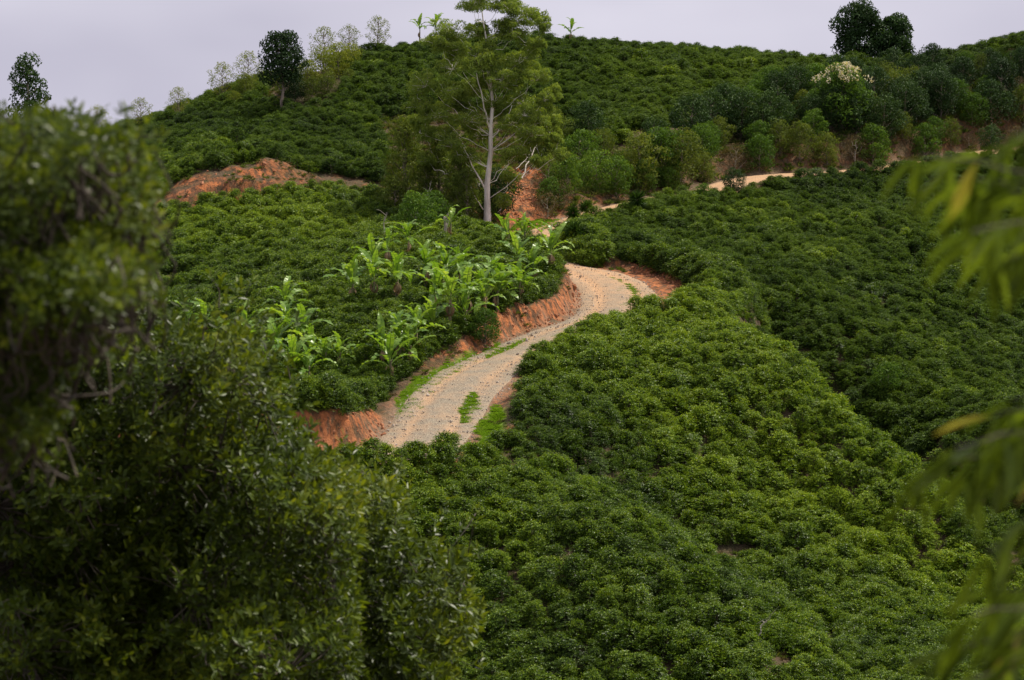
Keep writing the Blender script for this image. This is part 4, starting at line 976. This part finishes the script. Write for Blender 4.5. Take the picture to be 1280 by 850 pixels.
for (u, v, ru, rv) in EC + EC2 + [(655,140,16,11),(682,135,14,12),(665,165,16,11),(650,90,16,12),(690,150,12,10),(640,40,18,10)]:
    dy = rng.uniform(-2.4, 2.4) if abs(u - 610) > 26 or v < 110 else rng.uniform(0.3, 2.6); c0 = ept(u, v, dy); rx, rz = ru * SC, rv * SC
    nsub = 15
    tz = max(1.0, c0[2] - max(1.5, 0.75 * math.hypot(c0[0], c0[1]) + rng.uniform(-.3, .9))); i0 = int(np.argmin(abs(tk[:, 2] - tz))); p0 = tk[i0]
    near_ = [q for q in limb_ends if 0.4 < c0[2] - q[2] < 3.0 and np.linalg.norm(q - c0) < 3.2]
    if near_ and rng.uniform() < .7: p0 = min(near_, key=lambda q: np.linalg.norm(q - c0))
    limb_ends.append(c0)
    if v > 185: p0 = c0 - np.array([c0[0] * .35, c0[1] * .35, 1.3])
    la = Acc(); add_tube(la, curve(p0, c0, -0.35, 8, rng, 0.10), np.linspace(.028, .009, 8), 6); obj('limb', la.mesh('limb', [EUC_BARK], True), euc)
    for s in range(nsub):
        sc_ = c0 + nrm(rng.normal(0, 1, 3)) * np.array([rx * .8, rx * .8, rz * .7]) * rng.uniform(.35, 1.35)
        add_tube(twg, curve(c0 - [0, 0, .3], sc_, 0.05, 4, rng, .03), np.linspace(.025, .010, 4), 4)
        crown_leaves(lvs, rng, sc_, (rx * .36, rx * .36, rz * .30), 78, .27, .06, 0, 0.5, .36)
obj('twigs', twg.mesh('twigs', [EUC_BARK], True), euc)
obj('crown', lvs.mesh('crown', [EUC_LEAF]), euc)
# slim pale stems that rise with it
for (u0, v0, u1, v1, rr) in ((606, 236, 577, 176, .08), (604, 262, 588, 228, .055), (612, 160, 596, 92, .08), (614, 175, 640, 132, .06)):
    a = Acc(); add_tube(a, curve(ept(u0, v0, 0), ept(u1, v1, rng.uniform(-2, -.6)), -.2, 8, rng, .05), np.linspace(rr, rr * .4, 8), 6)
    obj('limb', a.mesh('limb', [EUC_BARK], True), euc)

# ------------------------------------------------------------------ grass verges and ground cover
GRASS_M = leaf_mat('verge_grass', [(0.0, (0.10, 0.19, 0.015)), (0.5, (0.18, 0.32, 0.025)), (1.0, (0.30, 0.42, 0.05))], trans=.3)
WEED_M = leaf_mat('weed_leaf', [(0.0, (0.03, 0.055, 0.010)), (0.5, (0.075, 0.12, 0.018)), (1.0, (0.16, 0.18, 0.05))], trans=.25)
def tuft(seed, mat, n, h, w_, sp_):
    rng = np.random.default_rng(seed); a = Acc(); az = rng.uniform(0, 6.28, n); r_ = rng.uniform(0, sp_, n)
    Pb = np.stack([r_*np.cos(az), r_*np.sin(az), np.full(n, -.02)], 1)
    D = np.stack([np.cos(az) * .5 + rng.normal(0, .3, n), np.sin(az) * .5 + rng.normal(0, .3, n), rng.uniform(.5, 1.1, n)], 1)
    add_leaves(a, Pb, D, np.stack([-np.cos(az), -np.sin(az), np.full(n, .5)], 1), h * rng.uniform(.6, 1.2, n), w_, 0, rng.uniform(.1, .9, n), 0, .2)
    return a.mesh('tuft', [mat])
gp = []
rng = np.random.default_rng(3)
for p in GRASS_PX:
    p_ = np.array(p); n = 7000; uu_ = rng.uniform(p_[:, 0].min(), p_[:, 0].max(), n); v2 = rng.uniform(p_[:, 1].min(), p_[:, 1].max(), n)
    k = in_poly(uu_ + 16 * vnoise(uu_, v2, 9, 2) + rng.normal(0, 1.5, n), v2 + 9 * vnoise(v2, uu_, 9, 3) + rng.normal(0, 1, n), p); k &= vnoise(uu_, v2, 5, 51) > rng.uniform(-.5, .25, n)
    x, y, z, ok = hit(uu_[k], v2[k]); gp.append(np.stack([x, y, z], 1)[ok])
gp = np.concatenate(gp)[:16000]; n = len(gp)
Dg, Ig, Sg = line_dist(gp[:, 0], gp[:, 1], ROAD); kk_ = Ig.astype(int).clip(0, len(ROAD) - 1)
gp[:, 2] = np.where(Dg < ROAD_HW[kk_] + .5, np.maximum(gp[:, 2], ROAD[kk_, 2] + .02), gp[:, 2])
s_ = rng.uniform(.6, 1.2, (n, 1))
scatter('verge_grass', gp, np.stack([np.zeros(n), np.zeros(n), rng.uniform(0, 6, n)], 1), np.repeat(s_, 3, 1), rng.integers(0, 3, n), [tuft(800 + k, GRASS_M, 22, .15, .02, .14) for k in range(3)], 'bright green grass on the road verges')
# weeds under the wood, on the banks and between the coffee
n = 52000; wx = rng.uniform(-60, 62, n); wy = rng.uniform(138, 312, n); wz = gh(wx, wy); wu, wv, _ = project(wx, wy, wz)
Dw, Iw, Sw = line_dist(wx, wy, ROAD); hw2 = ROAD_HW[Iw.astype(int).clip(0, len(ROAD) - 1)]
DSw, _, _ = line_dist(wx, wy, SCAR); DTw, _, _ = line_dist(wx, wy, TERR)
wild = in_poly(wu, wv, WILD1) | in_poly(wu, wv, WILD2)
bank = (Dw < hw2 + 5) & (Dw > hw2 + .9)
k = (wu > -30) & (wu < 1310) & (wv < 900) & (Dw > hw2 + .7) & (DTw > 1.3) & (DSw > 1.7 + 1.6 * vnoise(wx, wy, 2, 61))
k &= wild | (vnoise(wx, wy, 2.0, 62) > np.where(bank, 0.10, np.where(DTw < 6, 0.0, 0.0)))
wp = np.stack([wx, wy, wz], 1)[k]; n = len(wp); s_ = rng.uniform(.5, 1.4, (n, 1)) * np.where(wild[k], 1.5, .8)[:, None]
scatter('ground_weeds', wp, np.stack([np.zeros(n), np.zeros(n), rng.uniform(0, 6, n)], 1), np.repeat(s_, 3, 1), rng.integers(0, 4, n),
        [tuft(820 + k, WEED_M if k < 3 else BROWN_LEAF, 26, .30, .075, .22) for k in range(4)], 'low weeds and undergrowth between the shrubs and on the banks')

# ------------------------------------------------------------------ near trees on the left
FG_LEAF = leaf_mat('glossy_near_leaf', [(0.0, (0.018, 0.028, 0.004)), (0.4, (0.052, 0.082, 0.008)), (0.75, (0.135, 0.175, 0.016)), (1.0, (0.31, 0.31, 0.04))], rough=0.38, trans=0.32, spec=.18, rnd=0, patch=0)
FG_BARK = bark_mat('near_bark', (0.02, 0.015, 0.010), (0.085, 0.065, 0.045), 14)
def near_tree(name, label, poly, d0, d1, root, ncl, leaf_len, per, seed, dens=None, limbs=12):
    rng = np.random.default_rng(seed); gx0, gy0 = root; gz0 = float(gh(np.array([gx0]), np.array([gy0]))[0])
    e = bpy.data.objects.new(name, None); link(e); e.location = (gx0, gy0, gz0); e.empty_display_size = .3; tag(e, label, 'tree')
    org = np.array([gx0, gy0, gz0]); p_ = np.array(poly)
    U = rng.uniform(p_[:, 0].min(), p_[:, 0].max(), ncl * 5); V = rng.uniform(p_[:, 1].min(), p_[:, 1].max(), ncl * 5)
    # ragged, lobed outline
    Uj = U + 52 * vnoise(U, V, 60, seed) + 16 * vnoise(U, V, 22, seed + 1); Vj = V + 52 * vnoise(V, U, 60, seed + 2) + 16 * vnoise(V, U, 22, seed + 3)
    k = in_poly(Uj, Vj, poly) | (in_poly(Uj + rng.normal(0, 26, len(U)), Vj + rng.normal(0, 26, len(U)), poly) & (rng.uniform(0, 1, len(U)) < .5)); U, V = U[k][:ncl], V[k][:ncl]; n = len(U)
    # lobes: the front of the crown swells and sinks
    dep = d0 + (d1 - d0) * (rng.uniform(0, 1, n) + .45 * (vnoise(U, V, 90, seed + 4) + vnoise(U, V, 38, seed + 5) * .6))
    # real crown depth: tip clusters sit on clumps
    r_ = ray(U, V); Pc = np.stack([r_[:, 0] * dep, dep, r_[:, 2] * dep + CAMZ], 1)
    cenp = Pc.mean(0); outd = nrm((Pc - cenp) * [1, 1, 1] + [0, -.3, .6])
    ax = nrm(outd + rng.normal(0, .45, (n, 3)) + [0, 0, .45])
    lv = Acc(); br = Acc(); tl = Acc()
    M = n * per; ci = np.repeat(np.arange(n), per); j = np.tile(np.arange(per), n)
    A = ax[ci]; T1 = nrm(np.cross(A, [0.3, 0.2, 1.0])); T2 = np.cross(A, T1); th = j * 2.4 + rng.uniform(0, 6.28, n)[ci]
    rad = T1 * np.cos(th)[:, None] + T2 * np.sin(th)[:, None]; f = (j / per)[:, None]
    D = A * (0.25 + 0.9 * f) + rad * (1.0 - .45 * f) + rng.normal(0, .16, (M, 3))
    Pb = Pc[ci] + A * (f - .5) * leaf_len * 1.3 + rng.normal(0, leaf_len * .12, (M, 3))
    patch = vnoise(U, V, 70, seed + 9)[ci] * .35
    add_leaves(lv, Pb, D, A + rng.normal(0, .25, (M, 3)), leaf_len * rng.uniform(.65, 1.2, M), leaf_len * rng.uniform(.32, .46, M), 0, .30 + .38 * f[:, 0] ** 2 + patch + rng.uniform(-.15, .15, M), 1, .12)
    # twigs to clusters, limbs to groups of them
    cl = Pc[rng.integers(0, n, limbs)]; base = org + [0, 0, -.3]
    fork = org + (cenp - org) * [0.35, 0.35, 0.45] + [0, 1.0, -.5]
    add_tube(br, curve(base, fork, 0, 7, rng, .03), np.linspace(.11, .06, 7) * d0 / 16, 8)
    nodes = []
    for q in cl:
        q = q + [0, .25, 0]; c_ = curve(fork, q, .15, 9, rng, .05); add_tube(br, c_, np.linspace(.026, .006, 9), 6); nodes += list(c_[3:])
    nodes = np.array(nodes)
    for i in range(0, n, 3):
        d2_ = ((nodes - Pc[i]) ** 2).sum(1); b = nodes[d2_.argmin()]
        if d2_.min() > .30 * (d0 / 18) ** 2: b = Pc[i] - ax[i] * .22 + [0, .12, -.1]
        m1 = b + (Pc[i] - b) * .5 + rng.normal(0, .06, 3)
        c_ = smooth_line([b, m1, Pc[i] + ax[i] * .02], .12); add_tube(tl, c_, np.linspace(.008, .003, len(c_)), 4, cap=False)
    obj('trunk', offset(br, org).mesh('trunk', [FG_BARK], True), e); obj('twigs', offset(tl, org).mesh('twigs', [FG_BARK], True), e)
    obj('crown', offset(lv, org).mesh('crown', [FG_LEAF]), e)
    return e
def offset(a, o):
    a.v = [q - np.asarray(o) for q in a.v]; return a
near_tree('near_tree', 'blurred dark tree filling the upper left corner, nearest the camera on that side',
          [(-90,155),(-10,150),(25,136),(58,150),(95,165),(140,186),(180,206),(205,236),(188,275),(158,300),(165,345),(140,390),(95,440),(50,520),(-90,600)], 11.0, 14.0, (-4.8, 14.8), 4700, .055, 8, 21)
near_tree('near_tree', 'big shaded glossy leaved tree covering the left side below the blurred one',
          [(-100,250),(60,270),(120,318),(165,350),(190,385),(235,408),(290,402),(316,430),(314,480),(326,505),(352,535),(380,566),(405,592),(440,612),(450,720),(400,920),(-100,920)], 29.0, 34.0, (-5.2, 36.0), 13500, .115, 9, 22, limbs=26)
near_tree('near_tree', 'shaded glossy leaved tree at the bottom, right beside the big shaded one',
          [(300,590),(385,565),(425,590),(445,625),(492,642),(505,672),(560,672),(592,694),(585,722),(602,748),(590,782),(566,805),(578,835),(570,920),(250,920),(250,660)], 34.0, 39.0, (-2.4, 41.0), 4200, .135, 9, 23, limbs=16)

# ------------------------------------------------------------------ hanging branches at the right, close to the camera
HANG_LEAF = leaf_mat('hanging_leaf', [(0.0, (0.035, 0.06, 0.010)), (0.45, (0.085, 0.13, 0.018)), (0.75, (0.18, 0.25, 0.03)), (1.0, (0.32, 0.28, 0.10))], rough=.5, trans=.4, rnd=0, patch=0, spec=.3)
hx, hy = 1.6, 6.6; hz = float(gh(np.array([hx]), np.array([hy]))[0])
ht = bpy.data.objects.new('willowy_sapling', None); link(ht); ht.location = (hx, hy, hz); ht.empty_display_size = .2
tag(ht, 'blurred sapling with long hanging leaves reaching in from the right edge', 'tree')
horg = np.array([hx, hy, hz]); rng = np.random.default_rng(8)
topz = float(P(1330, 60, hy)[2]); a = Acc()
hst = curve((0, 0, -.2), (0.0, 0, topz - hz), 0, 12, rng, .01); add_tube(a, hst, np.linspace(.035, .012, 12), 8)
obj('trunk', a.mesh('trunk', [FG_BARK], True), ht)
tw = Acc(); lf = Acc(); HL = []
HB = [(1345, 215, 1150, 195, 6.47), (1350, 190, 1230, 192, 7.0), (1345, 290, 1215, 290, 6.07), (1345, 250, 1190, 225, 6.86), (1350, 330, 1245, 330, 6.47), (1350, 240, 1240, 240, 6.6), (1350, 300, 1250, 310, 7.0), (1350, 520, 1195, 560, 6.2), (1350, 560, 1150, 590, 6.6), (1345, 600, 1215, 600, 7.0), (1350, 500, 1240, 520, 6.73), (1350, 660, 1235, 690, 6.34), (1345, 740, 1215, 770, 6.07), (1350, 790, 1190, 815, 6.47), (1350, 700, 1240, 740, 6.86), (1350, 840, 1215, 850, 6.34), (1350, 560, 1250, 560, 6.6), (1350, 780, 1250, 790, 6.86), (1350, 820, 1230, 830, 6.6), (1350, 480, 1265, 500, 6.86)]
for (u0, v0, u1, v1, dd_) in HB:
    p1 = np.array(P(u1, v1, dd_)) - horg; zz = P(u0, v0, dd_)[2] - hz + .05; p0 = hst[np.argmin(abs(hst[:, 2] - zz))]
    c_ = curve(p0, p1, .03, 12, rng, .004); tw = Acc(); add_tube(tw, c_, np.linspace(.006, .002, 12), 5); obj('twig', tw.mesh('twig', [FG_BARK], True), ht)
    for j in range(3, 12):
        for q in range(2 + (j > 6)):
            D = np.array([rng.uniform(-1.0, .1), rng.uniform(-.5, .5), rng.uniform(-1.3, -.2)]); 
            tn = .2 + .5 * rng.uniform() + (.35 if rng.uniform() < .15 else 0)
            HL.append((c_[j], D, rng.normal(0, .5, 3) + [.2, -1, .6], rng.uniform(.10, .19), rng.uniform(.014, .023), tn))
HM = []
for k in range(8):
    b_ = Acc(); add_leaves(b_, np.zeros((1, 3)), np.array([[1., 0, 0]]), np.array([[0., 0, 1]]), 1.0, 1.0, 0, (.25, .32, .4, .48, .55, .62, .7, .95)[k], 1, .10); HM.append(b_.mesh('leaf', [HANG_LEAF]))
vis = []
for i, q in enumerate(HL):
    c_ = q[0] + horg + nrm(q[1]) * q[3] * .5; u_1, v_1, _d = project(*c_); vis.append((0 if (u_1 < 1290 and -10 < v_1 < 860) else 1, i))
vis.sort()
for rank, (_o, i) in enumerate(vis):
    p_, D, nn, ln_, wd_, tn = HL[i]
    if rank < 300:
        D = nrm(D); S_ = nrm(np.cross(D, nn)); U_ = np.cross(S_, D)
        o = obj('leaf', HM[min(7, int(tn * 8))], ht)
        o.matrix_local = Matrix(((D[0]*ln_, -S_[0]*wd_, U_[0]*ln_, p_[0]), (D[1]*ln_, -S_[1]*wd_, U_[1]*ln_, p_[1]), (D[2]*ln_, -S_[2]*wd_, U_[2]*ln_, p_[2]), (0, 0, 0, 1)))
    else: add_leaves(lf, p_[None], D[None], nn[None], ln_, wd_, 0, tn, 1, .10)
if lf.n: tag(obj('other_leaves', lf.mesh('other_leaves', [HANG_LEAF]), ht), kind='stuff')
